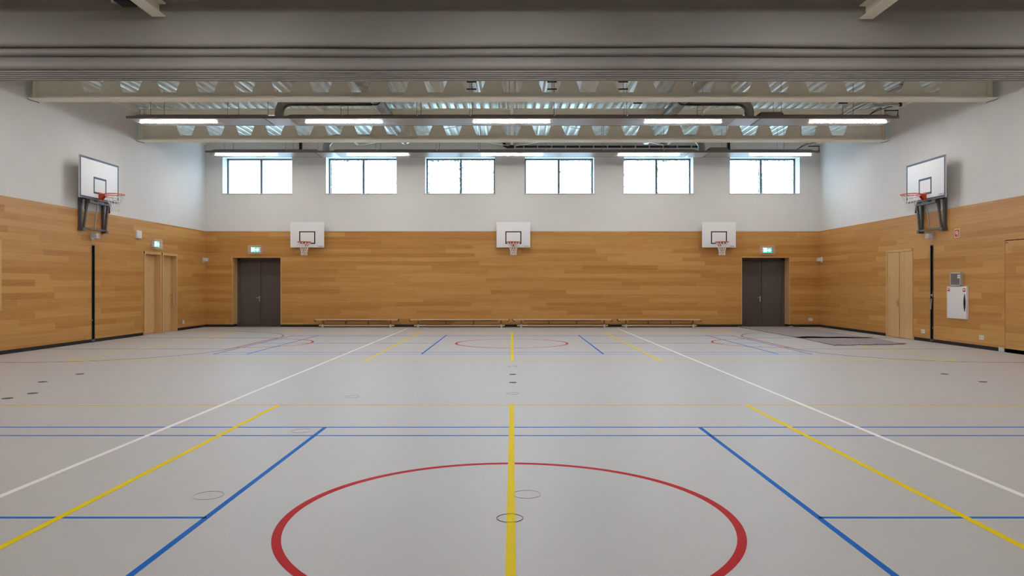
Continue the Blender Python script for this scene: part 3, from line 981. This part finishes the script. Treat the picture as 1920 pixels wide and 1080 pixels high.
# alarm display above
yc, zc, hw, hh = 18.08, 1.645, 0.215, 0.165
F = right_f(yc, zc)
t = thing('display_case', (11.0, yc, zc - hh), 'square grey display case with pale frame above the fire hose cabinet', 'display case')
MB(F).box(-hw, hw, 0.0, 0.05, -hh, hh).build('back_box', M['alu'], t)
mb = MB(F)
mb.box(-hw, hw, 0.05, 0.065, hh - 0.028, hh).box(-hw, hw, 0.05, 0.065, -hh, -hh + 0.028)
mb.box(-hw, -hw + 0.03, 0.05, 0.065, -hh, hh).box(hw - 0.03, hw, 0.05, 0.065, -hh, hh)
mb.build('case_frame', M['alu'], t)
MB(F).box(-hw + 0.03, hw - 0.03, 0.05, 0.054, -hh + 0.028, hh - 0.028).build('screen', M['greyglass'], t)
mb = MB(F)
for q in range(2):
    for k in range(2):
        mb.box(0.075 + q * 0.05, 0.117 + q * 0.05, 0.054, 0.056, 0.02 + k * 0.05, 0.062 + k * 0.05)
mb.build('key_pad', M['whiteplastic'], t)

# ------------------------------------------------------------------ gym benches
for x0, x1, lab in ((-7.02, -4.03, 'long low gym bench, leftmost along the far wall'),
                    (-3.65, -0.113, 'long low gym bench left of the yellow centre line, longer than its left neighbour'),
                    (0.0, 3.54, 'long low gym bench right of the yellow centre line'),
                    (3.71, 6.68, 'long low gym bench, rightmost along the far wall')):
    cx = (x0 + x1) / 2
    t = thing('gym_bench', (cx, 25.95, 0), lab, 'bench', 'gym benches along the far wall')
    MB().box(x0 + 0.02, x1 - 0.02, 25.82, 26.07, 0.258, 0.285).build('bench_top', M['benchwood'], t, bevel=0.006)
    MB().box(x0 + 0.16, x1 - 0.16, 25.89, 25.98, 0.045, 0.088).build('balance_beam', M['benchwood'], t, bevel=0.005)
    n_in = 2
    fx = [x0 + 0.31, x1 - 0.29]
    for q, f_ in enumerate(fx):
        mb = MB()
        mb.box(f_ - 0.024, f_ + 0.024, 25.90, 25.97, 0.088, 0.258)
        mb.build('support', M['benchdark'], t)
        mb = MB()
        sgn = -1 if q == 0 else 1
        mb.prism([(f_ - 0.03, 0.012), (f_ + 0.03, 0.012), (f_ + 0.022, 0.115), (f_ - 0.018, 0.115)], 1, 25.85, 26.04)
        mb.tube([(f_ + sgn * -0.03, 25.85, 0.014), (f_ + sgn * 0.045, 25.85, 0.014)], 0.014, 8)
        mb.tube([(f_ + sgn * -0.03, 26.04, 0.014), (f_ + sgn * 0.045, 26.04, 0.014)], 0.014, 8)
        mb.build('foot', M['alu'], t, label='pale metal foot')
    for q in (1, 2):
        f_ = fx[0] + (fx[1] - fx[0]) * q / 3
        MB().box(f_ - 0.022, f_ + 0.022, 25.91, 25.96, 0.088, 0.258).build('support', M['benchdark'], t)
    for sgn, e in ((-1, x0), (1, x1)):
        mb = MB()
        mb.box(min(e, e - sgn * 0.03), max(e, e - sgn * 0.03), 25.86, 26.03, 0.235, 0.29)
        mb.tube([(e - sgn * 0.02, 25.86, 0.25), (e - sgn * 0.03, 25.83, 0.225), (e - sgn * 0.09, 25.84, 0.222)], 0.010, 6)
        mb.build('end_hook', M['boardline'], t)
    MB().box(fx[0] + 0.05, fx[0] + 0.24, 25.885, 25.8895, 0.052, 0.082).build('sticker', M['whiteplastic'], t)
    MB().box(x0 + 0.4, x1 - 0.4, 25.932, 25.938, 0.215, 0.258).build('stiffening_rail', M['benchdark'], t)

# ------------------------------------------------------------------ carpet runners
def carpet(name, fx0, fx1, y0, y1, zf, lab, nx=28, ny=40):
    th = 0.012
    top, bot = [], []
    for j in range(ny + 1):
        v = j / ny
        for i in range(nx + 1):
            u = i / nx
            y_ = y0(u) + (y1(u) - y0(u)) * v
            x_ = fx0(v) + (fx1(v) - fx0(v)) * u
            z_ = zf(u, v)
            top.append((x_, y_, z_ + th))
            bot.append((x_, y_, z_ + 0.003))
    N = (nx + 1) * (ny + 1)

    def I(i, j): return j * (nx + 1) + i
    fs_, ms = [], []
    for j in range(ny):
        for i in range(nx):
            fs_.append((I(i, j), I(i + 1, j), I(i + 1, j + 1), I(i, j + 1))); ms.append(0)
            fs_.append((N + I(i, j), N + I(i, j + 1), N + I(i + 1, j + 1), N + I(i + 1, j))); ms.append(1)
    for j in range(ny):
        for i in (0, nx):
            fs_.append((I(i, j), I(i, j + 1), N + I(i, j + 1), N + I(i, j))); ms.append(1)
    for i in range(nx):
        for j in (0, ny):
            fs_.append((I(i, j), I(i + 1, j), N + I(i + 1, j), N + I(i, j))); ms.append(1)
    mb_ = MB()
    mb_.v = top + bot
    mb_.f = fs_
    mb_.m = ms
    return tag(mb_.build(name, [M['carpet'], M['carpetback']], smooth=True), lab, 'carpet', 'grey carpet runners')


def z1(u, v):
    z = 0.004 * math.sin(u * 9 + v * 5) * math.sin(v * 13) ** 2 * 0.3
    if v > 0.93:
        z += 0.030 * max(0, abs(u - 0.5) * 2 - 0.85) / 0.15 * (v - 0.93) / 0.07
    if v < 0.05:
        z += 0.014 + (0.027 + 0.008 * math.sin(u * 11 + 0.6) - 0.016 * max(0, math.sin(u * 6.0 + 3.6))) * ((0.05 - v) / 0.05) ** 1.4
    elif v < 0.09:
        z += 0.014 * (0.09 - v) / 0.04
    return max(0, z)


carpet('carpet_runner', lambda v: 8.12 - 0.06 * v, lambda v: 10.12 - 0.13 * v, lambda u: 20.55, lambda u: 26.25, z1,
       'grey carpet runner laid from the right dark door, its near edge curled up', ny=90)


def z2(u, v):
    z = 0.0
    if v < 0.08:
        z += max(0, math.sin(u * 23)) * 0.012 * (0.08 - v) / 0.08
    if u > 0.92 and v < 0.25:
        z += 0.02 * (u - 0.92) / 0.08 * (0.25 - v) / 0.25
    return z


carpet('carpet_runner', lambda v: 7.97 + 0.16 * v, lambda v: 9.97 + 0.21 * v, lambda u: 18.12 + 0.40 * u, lambda u: 20.90, z2,
       'grey carpet piece lying under the curled edge, nearest end of the runner')

# ------------------------------------------------------------------ roof steel
def castellated(yc, lab):
    t = thing('castellated_beam', (0, yc, 5.73), lab, 'roof beam', 'castellated roof beams', 'thing')
    zb, zt = 5.73, 6.66
    zm, hh = 6.205, 0.30
    pitch, nh = 0.8718, 23
    bw, wm = 0.17, 0.285        # half width at the flat edge / at mid height
    w0, w1 = -10.97, 10.97
    th = 0.008
    vs, fs, = [], []
    mb_ = MB()
    zl, zh = zm - hh, zm + hh
    for y_ in (yc - th, yc + th):
        # strips below and above the holes
        mb_.quad([(w0, y_, zb), (w1, y_, zb), (w1, y_, zl), (w0, y_, zl)])
        mb_.quad([(w0, y_, zh), (w1, y_, zh), (w1, y_, zt), (w0, y_, zt)])
        cs = [(-(nh - 1) / 2 + i) * pitch - 0.02 for i in range(nh)]
        L = w0
        lp = [(w0, zl), (w0, zm), (w0, zh)]
        for c_ in cs:
            rp_ = [(c_ - bw, zl), (c_ - wm, zm), (c_ - bw, zh)]
            for k in (0, 1):
                mb_.quad([(lp[k][0], y_, lp[k][1]), (rp_[k][0], y_, rp_[k][1]), (rp_[k + 1][0], y_, rp_[k + 1][1]), (lp[k + 1][0], y_, lp[k + 1][1])])
            lp = [(c_ + bw, zl), (c_ + wm, zm), (c_ + bw, zh)]
        rp_ = [(w1, zl), (w1, zm), (w1, zh)]
        for k in (0, 1):
            mb_.quad([(lp[k][0], y_, lp[k][1]), (rp_[k][0], y_, rp_[k][1]), (rp_[k + 1][0], y_, rp_[k + 1][1]), (lp[k + 1][0], y_, lp[k + 1][1])])
    for c_ in cs:   # hole edges
        h = [(c_ - bw, zl), (c_ + bw, zl), (c_ + wm, zm), (c_ + bw, zh), (c_ - bw, zh), (c_ - wm, zm)]
        for k in range(6):
            a_, b_ = h[k], h[(k + 1) % 6]
            mb_.quad([(a_[0], yc - th, a_[1]), (b_[0], yc - th, b_[1]), (b_[0], yc + th, b_[1]), (a_[0], yc + th, a_[1])])
    mb_.build('web', M['cream'], t, recalc=False)
    MB().box(-11.0, 11.0, yc - 0.17, yc + 0.17, zb - 0.005, zb + 0.018).build('bottom_flange', M['cream'], t)
    MB().box(-11.0, 11.0, yc - 0.15, yc + 0.15, zt - 0.02, zt).build('top_flange', M['cream'], t)
    for s_ in (-1, 1):
        MB().box(s_ * 10.86 - 0.006, s_ * 10.86 + 0.006, yc - 0.15, yc + 0.15, zb + 0.018, zt - 0.02).build('end_plate', M['cream'], t)
        MB().tube([(s_ * 10.985, yc - 0.17, zb - 0.01), (s_ * 10.97, yc - 0.08, zb - 0.022), (s_ * 10.9, yc + 0.08, zb - 0.03), (s_ * 10.89, yc + 0.1, zb - 0.045)], 0.008, 6).build('hook', M['benchdark'], t)


castellated(16.73, 'cream castellated roof beam with hexagonal holes, the nearer one just beyond the curtain')
castellated(21.53, 'cream castellated roof beam with hexagonal holes, the farther one between the two lamp rows')

# edge trims along the side walls, under the deck
k = 2
for s in (-1, 1):
    for a, b in ((11.9, 16.55), (16.92, 21.35), (21.72, 26.25)):
        o = MB().box(min(s * 11.02, s * 10.9), max(s * 11.02, s * 10.9), a, b, 6.54, 6.66).build('trim_%d' % k, M['cream'], loc=(0, 0, 0))
        struct(o, 'cream edge profile under the roof deck, %s side' % ('left' if s < 0 else 'right'), 'trim')
        k += 1

BAYS = {'between the two castellated beams': (16.86, 21.40), 'between the farther beam and the far wall': (21.66, YB + 0.02)}
for bay, (a, b) in BAYS.items():
    for xx, nm in ((-5.55, 'left'), (-0.02, 'middle'), (5.55, 'right')):
        o = MB().box(xx - 0.045, xx + 0.045, a - 0.115, b + (0.115 if b < 22 else 0), 6.52, 6.61).build('roof_tie', M['cream'])
        tag(o, 'cream square roof tie, the %s one %s' % (nm, bay), 'roof tie', 'roof ties', 'thing')


def flat_bar(a_, b_, z, w_=0.055):
    dx, dy = b_[0] - a_[0], b_[1] - a_[1]
    L = math.hypot(dx, dy)
    ox, oy = -dy / L * w_ / 2, dx / L * w_ / 2
    return MB().prism([(a_[0] + ox, a_[1] + oy), (a_[0] - ox, a_[1] - oy), (b_[0] - ox, b_[1] - oy), (b_[0] + ox, b_[1] + oy)], 2, z - 0.006, z + 0.006)


for (a_, b_, z, lab) in (((-5.45, 26.2), (-0.12, 21.7), 6.50, 'flat cream wind brace from the far wall at left to the middle of the beam'),
                         ((-5.45, 21.7), (-0.12, 26.2), 6.485, 'flat cream wind brace from the beam at left to the middle of the far wall'),
                         ((5.45, 26.2), (0.12, 21.7), 6.50, 'flat cream wind brace from the far wall at right to the middle of the beam'),
                         ((5.45, 21.7), (0.12, 26.2), 6.485, 'flat cream wind brace from the beam at right to the middle of the far wall')):
    o = flat_bar(a_, b_, z).build('wind_brace', M['cream'])
    tag(o, lab, 'brace', 'wind braces')

# girders of the near half, ending against the curtain
for s in (-1, 1):
    x_ = s * 5.5
    zb = 5.675 if s < 0 else 5.64
    t = thing('steel_girder', (x_, 5, zb), 'cream steel girder meeting the grey curtain at the top %s' % ('left' if s < 0 else 'right'), 'girder', 'near girders', 'thing')
    ye = 11.385
    MB().box(x_ - 0.105, x_ + 0.105, 2.0, ye, zb, zb + 0.014).build('bottom_flange', M['cream'], t)
    MB().box(x_ - 0.105, x_ + 0.105, 2.0, ye, zb + 0.196, zb + 0.21).build('top_flange', M['cream'], t)
    MB().box(x_ - 0.006, x_ + 0.006, 2.0, ye, zb + 0.014, zb + 0.196).build('web', M['cream'], t)
    for yy in (3.0, 8.0):
        MB().box(x_ - 0.03, x_ + 0.03, yy - 0.03, yy + 0.03, zb + 0.21, ZC).build('hanger', M['cream'], t)

# hoist motor next to the left girder
t = thing('curtain_motor', (-6.0, 11.1, 5.79), 'black curtain motor with silver fittings beside the left girder, at the top edge', 'motor')
MB().box(-6.03, -5.81, 11.05, 11.33, 5.80, 6.02).build('motor_body', M['blackmetal'], t, bevel=0.008)
mb = MB().tube([(-6.03, 11.2, 5.88), (-6.10, 11.2, 5.88)], 0.065, 14)
mb.tube([(-6.10, 11.2, 5.86), (-6.13, 11.2, 5.86)], 0.04, 12)
mb.tube([(-6.05, 11.15, 5.82), (-6.07, 11.1, 5.80)], 0.02, 8)
mb.build('gear_cover', M['steel'], t, smooth=True)
MB().tube([(-5.98, 11.2, 5.81), (-6.0, 11.1, 5.86), (-6.05, 11.12, 5.98)], 0.008, 6).build('cable', M['steel'], t)
MB().box(-5.95, -5.90, 11.18, 11.23, 6.02, ZC).build('hanger', M['blackmetal'], t)

# ------------------------------------------------------------------ gathered divider curtain
t = thing('divider_curtain', (0, 11.5, 4.69), 'wide grey fabric divider curtain gathered up across the hall', 'curtain')


def sweep(profile, name, sag, ph, seed, nseg=60):
    """profile of (y, z); swept across the hall with a gentle sag"""
    vs_, fs_ = [], []
    kk = len(profile)
    for i in range(nseg + 1):
        x_ = -10.98 + 21.96 * i / nseg
        for y_, z_ in profile:
            fade = max(0.0, min(1.0, (6.0 - z_) / 0.6))
            wob = sag * math.sin(x_ * 0.62 + ph) + sag * 0.6 * math.sin(x_ * 1.9 + seed)
            vs_.append((x_, y_ + fade * 0.012 * math.sin(x_ * 0.9 + seed), z_ + wob * fade))
    for i in range(nseg):
        for j in range(kk):
            j2 = (j + 1) % kk
            fs_.append((i * kk + j, i * kk + j2, (i + 1) * kk + j2, (i + 1) * kk + j))
    fs_ += [tuple(range(kk)), tuple(range(nseg * kk, (nseg + 1) * kk))]
    mb_ = MB().add(vs_, fs_)
    return mb_.build(name, M['curtain'], t, smooth=True)


def bulge(z_hi, z_lo, yin, yout, n_=9, yb=11.62, skew=1.0):
    pr = [(yb, z_hi)]
    for i in range(n_):
        q = i / (n_ - 1)
        pr.append((yin - (yin - yout) * math.sin(PI * q ** skew) ** 0.55, z_hi + (z_lo - z_hi) * q))
    pr.append((yb, z_lo))
    return pr


top_pr = [(11.62, 6.655), (11.50, 6.655), (11.49, 6.2), (11.47, 5.8), (11.445, 5.5), (11.425, 5.36), (11.42, 5.30), (11.43, 5.265), (11.46, 5.242), (11.52, 5.237), (11.62, 5.237)]
sweep(top_pr, 'curtain_sheet', 0.006, 0.3, 1.0)
sweep(bulge(5.231, 5.095, 11.53, 11.445, skew=1.25), 'curtain_fold', 0.006, 0.4, 2.0)
sweep(bulge(5.089, 4.862, 11.53, 11.435, skew=1.5), 'curtain_fold', 0.003, 0.8, 3.0)
z = 4.864
for i, h in enumerate((0.038, 0.032, 0.032, 0.028, 0.029)):
    sweep(bulge(z, z - h + 0.002, 11.478, 11.462, 7, yb=11.52), 'curtain_pleat', 0.002, 0.8, 3.0 + i * 0.3)
    z -= h

# ------------------------------------------------------------------ radiant panels with light strips
STRIPS = [(265, 407), (574, 717), (888, 1031), (1209, 1351), (1518, 1659)]
STRIP_X = [((a + b) / 2 - 961) * 19.1 / 1372 for a, b in STRIPS]
COVERS = [(-9.70, -9.21), (-9.18, -7.30), (-7.26, -6.30), (-5.80, -4.40), (-4.36, -2.46), (-2.42, -1.10), (-1.06, 1.06), (1.10, 2.92), (2.96, 4.85), (4.90, 5.95), (6.98, 8.72), (8.76, 9.70)]
WIREX = [-9.25, -7.28, -6.25, -4.38, -2.44, -1.08, 1.08, 2.94, 4.88, 6.9, 8.74]


def panel_row(yc, lab):
    zb = 5.75
    t_ = thing('radiant_ceiling_panel', (0, yc, zb), lab, 'radiant panel', 'radiant panels with light strips')
    mb_ = MB()
    # shallow tray with grooved underside
    pr = [(yc - 0.42, zb + 0.055), (yc - 0.425, zb)]
    gx = -0.40
    while gx < 0.40:
        pr += [(yc + gx, zb), (yc + gx + 0.012, zb + 0.012), (yc + gx + 0.028, zb + 0.012), (yc + gx + 0.04, zb)]
        gx += 0.10
    pr += [(yc + 0.425, zb), (yc + 0.42, zb + 0.055)]
    mb_.prism(pr, 0, -9.83, 9.83)
    mb_.build('panel_tray', M['panel'], t_)
    for s_ in (-1, 1):
        MB().box(-9.845, 9.845, yc + s_ * 0.43 - 0.008, yc + s_ * 0.43 + 0.008, zb - 0.004, zb + 0.058).build('edge_rail', M['cover'], t_)
    for s_ in (-1, 1):
        mb_ = MB()
        mb_.box(s_ * 6.0 - 0.30, s_ * 6.0 + 0.30, yc - 0.41, yc + 0.41, zb - 0.006, zb - 0.001)
        mb_.build('joint_plate', M['panel'], t_)
        mb_ = MB()
        mb_.box(s_ * 6.33 - 0.008, s_ * 6.33 + 0.008, yc - 0.42, yc + 0.42, zb - 0.007, zb - 0.001)
        mb_.build('seam', M['blackmetal'], t_)
    for a_, b_ in COVERS:
        mb_ = MB()
        z0_, z1_ = zb + 0.055, zb + 0.115
        y0_, y1_, i_ = yc - 0.41, yc + 0.41, 0.075
        ea = 0.12 if a_ in (-9.70, -5.80) else 0.0
        eb = 0.12 if b_ in (9.70, 5.95) else 0.0
        vs_ = [(a_, y0_, z0_), (b_, y0_, z0_), (b_, y1_, z0_), (a_, y1_, z0_),
               (a_ + ea, y0_ + i_, z1_), (b_ - eb, y0_ + i_, z1_), (b_ - eb, y1_ - i_, z1_), (a_ + ea, y1_ - i_, z1_)]
        mb_.add(vs_, [(0, 3, 2, 1), (4, 5, 6, 7), (0, 1, 5, 4), (1, 2, 6, 5), (2, 3, 7, 6), (3, 0, 4, 7)])
        mb_.build('insulation_cover', M['cover'], t_)
    mb_ = MB()
    z0_ = zb + 0.055
    mb_.prism([(6.32, z0_), (6.97, z0_), (6.88, z0_ + 0.11), (6.34, z0_ + 0.11)], 1, yc - 0.40, yc + 0.38)
    mb_.build('valve_box', M['cover'], t_)
    for x_ in STRIP_X:
        MB().box(x_ - 1.0, x_ + 1.0, yc - 0.035, yc + 0.035, zb - 0.010, zb + 0.002).build('light_housing', M['whiteplastic'], t_)
        MB().box(x_ - 0.995, x_ + 0.995, yc - 0.0275, yc + 0.0275, zb - 0.022, zb - 0.010).build('light_strip', M['led'], t_, label='glowing white light strip')
    for x_ in WIREX:
        for s_ in (-1, 1):
            MB().tube([(x_ + 0.015 * s_, yc + s_ * 0.33, zb + 0.1), (x_ + 0.015 * s_, yc + s_ * 0.33, ZC + 0.12)], 0.0065, 5).build('hanger_wire', M['wire'], t_)
    zz = zb + 0.055
    MB().tube([(9.82, yc - 0.40, zz), (9.84, yc - 0.40, zz + 0.15), (9.50, yc - 0.38, zz + 0.15)], 0.016, 8).build('end_pipe', M['blackmetal'], t_, smooth=True)
    MB().tube([(9.82, yc + 0.40, zz), (9.84, yc + 0.40, zz + 0.10), (9.55, yc + 0.38, zz + 0.10)], 0.014, 8).build('end_pipe', M['blackmetal'], t_, smooth=True)
    return t_


panel_row(19.07, 'grey radiant ceiling panel row with five light strips, between the two castellated beams')
panel_row(23.87, 'grey radiant ceiling panel row with five light strips, in front of the windows')
panel_row(14.27, 'grey radiant ceiling panel row with five light strips, hidden just behind the curtain')
panel_row(9.40, 'grey radiant ceiling panel row with five light strips, overhead in front of the curtain')
panel_row(4.60, 'grey radiant ceiling panel row with five light strips, overhead above the viewpoint')

# ------------------------------------------------------------------ ducts
def arc3(c, r, a0, a1, n_, plane):
    out = []
    for i_ in range(n_ + 1):
        q = a0 + (a1 - a0) * i_ / n_
        if plane == 'xz':
            out.append((c[0] + r * math.cos(q), c[1], c[2] + r * math.sin(q)))
        else:
            out.append((c[0] + r * math.cos(q), c[1] + r * math.sin(q), c[2]))
    return out


for s, tx, ex, nm in ((-1, -3.50, -6.07, 'left'), (1, 4.35, 6.17, 'right')):
    # trunk runs through the holes of the beams
    t = thing('ventilation_duct', (tx, 18, 6.1), 'round galvanised ventilation duct on the %s with branches down to the lamp rows' % nm, 'duct', 'ventilation ducts')
    zt = 6.24
    mb = MB()
    mb.tube([(tx, 12.5, zt), (tx, 23.9, zt)], 0.155, 20)
    yy = 12.6
    while yy < 23.8:
        mb.tube([(tx, yy, zt), (tx, yy + 0.012, zt)], 0.158, 20)
        yy += 0.16
    mb.build('trunk', M['duct'], t, smooth=True)
    MB().tube([(tx, 18.6, zt), (tx, 18.63, zt)], 0.172, 20).build('joint_band', M['blackmetal'], t)
    for yc, zz in ((19.07, 6.29), (23.87, 6.29)):
        e = 0.30
        sx = -1 if ex < tx else 1
        pts = [(tx, yc, zz), (ex - sx * e, yc, zz)]
        a0, a1 = (PI / 2, PI) if sx < 0 else (PI / 2, 0)
        pts += arc3((ex - sx * e, yc, zz - e), e, a0, a1, 8, 'xz')[1:]
        pts += [(ex, yc, 5.80)]
        b_ = MB().tube(pts, 0.122, 20).build('branch_duct', M['duct'], t, smooth=True)
        mb = MB()
        q = tx + sx * 0.25
        while abs(q - tx) < abs(ex - tx) - e:
            mb.tube([(q, yc, zz), (q + 0.010, yc, zz)], 0.125, 20)
            q += sx * 0.13
        mb.tube([(ex, yc, zz - e), (ex, yc, zz - e - 0.012)], 0.126, 20)
        mb.build('spiral_seam', M['duct'], b_, smooth=True)
        MB().tube([(ex, yc, 5.83), (ex, yc, 5.80)], 0.14, 20).build('collar', M['blackmetal'], b_)

# ------------------------------------------------------------------ heating pipes at the right end, flow and return
for nm, yc in (('nearer', 19.07), ('farther', 23.87)):
    t = thing('heating_pipe', (9.8, yc, 6.0), 'silver heating pipes with flexible hoses at the right end of the %s lamp row' % nm, 'pipe', 'heating pipe connections')
    MB().tube([(9.36, yc - 0.1, 6.7), (9.36, yc - 0.1, 6.22), (9.42, yc - 0.1, 6.17), (10.02, yc - 0.1, 6.17)], 0.028, 10).build('supply_pipe', M['steel'], t, smooth=True)
    MB().tube([(9.95, yc + 0.15, 6.7), (9.95, yc + 0.15, 6.30), (10.0, yc + 0.15, 6.25), (10.15, yc + 0.15, 6.25)], 0.028, 10).build('supply_pipe', M['steel'], t, smooth=True)
    MB().tube([(10.02, yc - 0.1, 6.17), (10.08, yc - 0.1, 6.17)], 0.045, 12).build('end_cap', M['blackmetal'], t, smooth=True)
    MB().tube([(10.15, yc + 0.15, 6.25), (10.21, yc + 0.15, 6.25)], 0.045, 12).build('end_cap', M['blackmetal'], t, smooth=True)
    for k in (0, 1):
        pts = []
        for i in range(11):
            q = i / 10
            pts.append((9.9 - 0.2 * k - (0.75 - 0.3 * k) * q ** 1.2, yc + 0.15 * k, 6.15 - 0.30 * q ** 1.9))
        MB().tube(pts, 0.010, 6).build('flexible_hose', M['blackmetal'], t, smooth=True)
t = thing('heating_main', (9.7, 19, 6.4), 'pair of silver heating mains running back under the deck at right', 'pipe')
for k, (x_, z_) in enumerate(((9.50, 6.42), (9.66, 6.42))):
    MB().tube([(x_, 12.0, z_), (x_, 21.36, z_)], 0.036, 12).build('main_pipe', M['steel'], t, smooth=True)
MB().box(9.43, 9.73, 17.8, 17.84, 6.375, 6.386).build('pipe_clip', M['blackmetal'], t)

# trapeze hangers under the deck
for x_, y_, lab in ((-1.02, 18.2, 'small dark trapeze hanger under the deck left of the middle tie'), (0.98, 18.2, 'small dark trapeze hanger under the deck right of the middle tie'),
                    (2.75, 18.2, 'small dark trapeze hanger under the deck, second right of the middle tie'), (4.1 - 0.75, 19.6, 'small dark trapeze hanger beside the right ventilation duct'),
                    (8.85, 19.6, 'small dark trapeze hanger left of the heating mains')):
    t = thing('trapeze_hanger', (x_, y_, 6.3), lab, 'hanger', 'trapeze hangers')
    MB().box(x_ - 0.12, x_ + 0.12, y_ - 0.02, y_ + 0.02, 6.36, 6.385).build('bar', M['blackmetal'], t)
    MB().box(x_ - 0.12, x_ + 0.12, y_ - 0.02, y_ + 0.02, 6.54, 6.565).build('bar', M['blackmetal'], t)
    MB().tube([(x_, y_, 6.36), (x_, y_, ZC + 0.12)], 0.008, 6).build('rod', M['wire'], t)

# dark conduit high on the far wall
t = thing('wall_conduit', (3.3, YB, 6.4), 'black conduit with pale clips running along the top right of the far wall', 'conduit')
mb = MB()
mb.box(0.12, 6.72, YB - 0.05, YB + 0.02, 6.425, 6.492)
mb.build('conduit_run', M['blackmetal'], t)
mb = MB()
mb.tube([(0.05, YB - 0.03, 6.455), (-0.2, YB - 0.03, 6.455), (-0.29, YB - 0.03, 6.50), (-0.31, YB - 0.03, 6.60), (-0.31, YB - 0.03, 6.67)], 0.055, 10)
mb.build('elbow', M['blackmetal'], t, smooth=True)
for i in range(13):
    x_ = 0.4 + i * 0.5
    MB().box(x_ - 0.02, x_ + 0.02, YB - 0.06, YB + 0.02, 6.415, 6.50).build('clip', M['grille'], t)
for x_, lab in ((-7.60, 'short black upright conduit high on the far wall between the first two windows'), (7.75, 'short black upright conduit high on the far wall between the last two windows')):
    o = MB().box(x_ - 0.045, x_ + 0.045, YB - 0.04, YB + 0.02, 6.10, 6.66).build('upright_conduit', M['blackmetal'])
    tag(o, lab, 'conduit', 'upright conduits')

# ------------------------------------------------------------------ outside
o = MB().box(-60, 60, YB + 0.7, 90, -0.3, -0.05).build('outdoor_ground', M['lawn'], loc=(0, 0, 0))
struct(o, 'lawn outside the windows', 'ground')


def tree(x_, y_, h_, r_, n_, leafm, lab):
    t_ = thing('tree', (x_, y_, -0.05), lab, 'tree', 'trees outside the windows')
    mb_ = MB().tube([(x_, y_, -0.05), (x_ + 0.1, y_, h_ * 0.4), (x_, y_ + 0.1, h_ * 0.8)], [0.22, 0.16, 0.05], 10)
    for i_ in range(9):
        a_ = i_ * 2.4
        z_ = h_ * (0.35 + 0.05 * i_)
        mb_.tube([(x_, y_, z_), (x_ + math.cos(a_) * r_ * 0.5, y_ + math.sin(a_) * r_ * 0.5, z_ + 0.9), (x_ + math.cos(a_) * r_ * 0.8, y_ + math.sin(a_) * r_ * 0.8, z_ + 1.3)], [0.07, 0.04, 0.015], 6)
    mb_.build('trunk', M['bark'], t_, smooth=True)
    mb_ = MB()
    cl = [(random.uniform(-1, 1), random.uniform(-1, 1), random.uniform(-1, 1)) for _ in range(26)]
    cl = [c_ for c_ in cl if sum(q * q for q in c_) < 1.3]
    for i_ in range(n_):
        c_ = random.choice(cl)
        p = [c_[j] * 0.8 + random.gauss(0, 0.20) for j in range(3)]
        P_ = Vector((x_ + p[0] * r_, y_ + p[1] * r_, h_ * 0.68 + p[2] * h_ * 0.32))
        a_, b_ = Vector((random.gauss(0, 1), random.gauss(0, 1), random.gauss(0, 1))).normalized(), Vector((random.gauss(0, 1), random.gauss(0, 1), random.gauss(0, 1))).normalized()
        s_ = random.uniform(0.06, 0.13)
        mb_.quad([tuple(P_ - a_ * s_), tuple(P_ + b_ * s_ * 0.6), tuple(P_ + a_ * s_), tuple(P_ - b_ * s_ * 0.6)])
    mb_.build('crown', leafm, t_, recalc=False)


tree(-10.2, 41, 10.4, 2.4, 2200, M['leafg'], 'green tree outside, seen through the second window from the left')
tree(-4.4, 43, 12.0, 3.0, 2600, M['leafg'], 'green tree outside, seen through the third window from the left')
tree(-1.6, 39, 9.2, 1.8, 1200, M['leafy'], 'yellowing tree outside, seen through the third window beside the middle wall pier')
tree(4.8, 42, 11.2, 2.3, 2200, M['leafg'], 'green tree outside, seen through the fourth window from the left')
tree(8.4, 40, 11.2, 2.6, 2200, M['leafy'], 'yellowing tree outside, seen through the fifth window from the left')
tree(14.6, 43, 10.6, 2.5, 2000, M['leafg'], 'green tree outside, seen through the rightmost window')
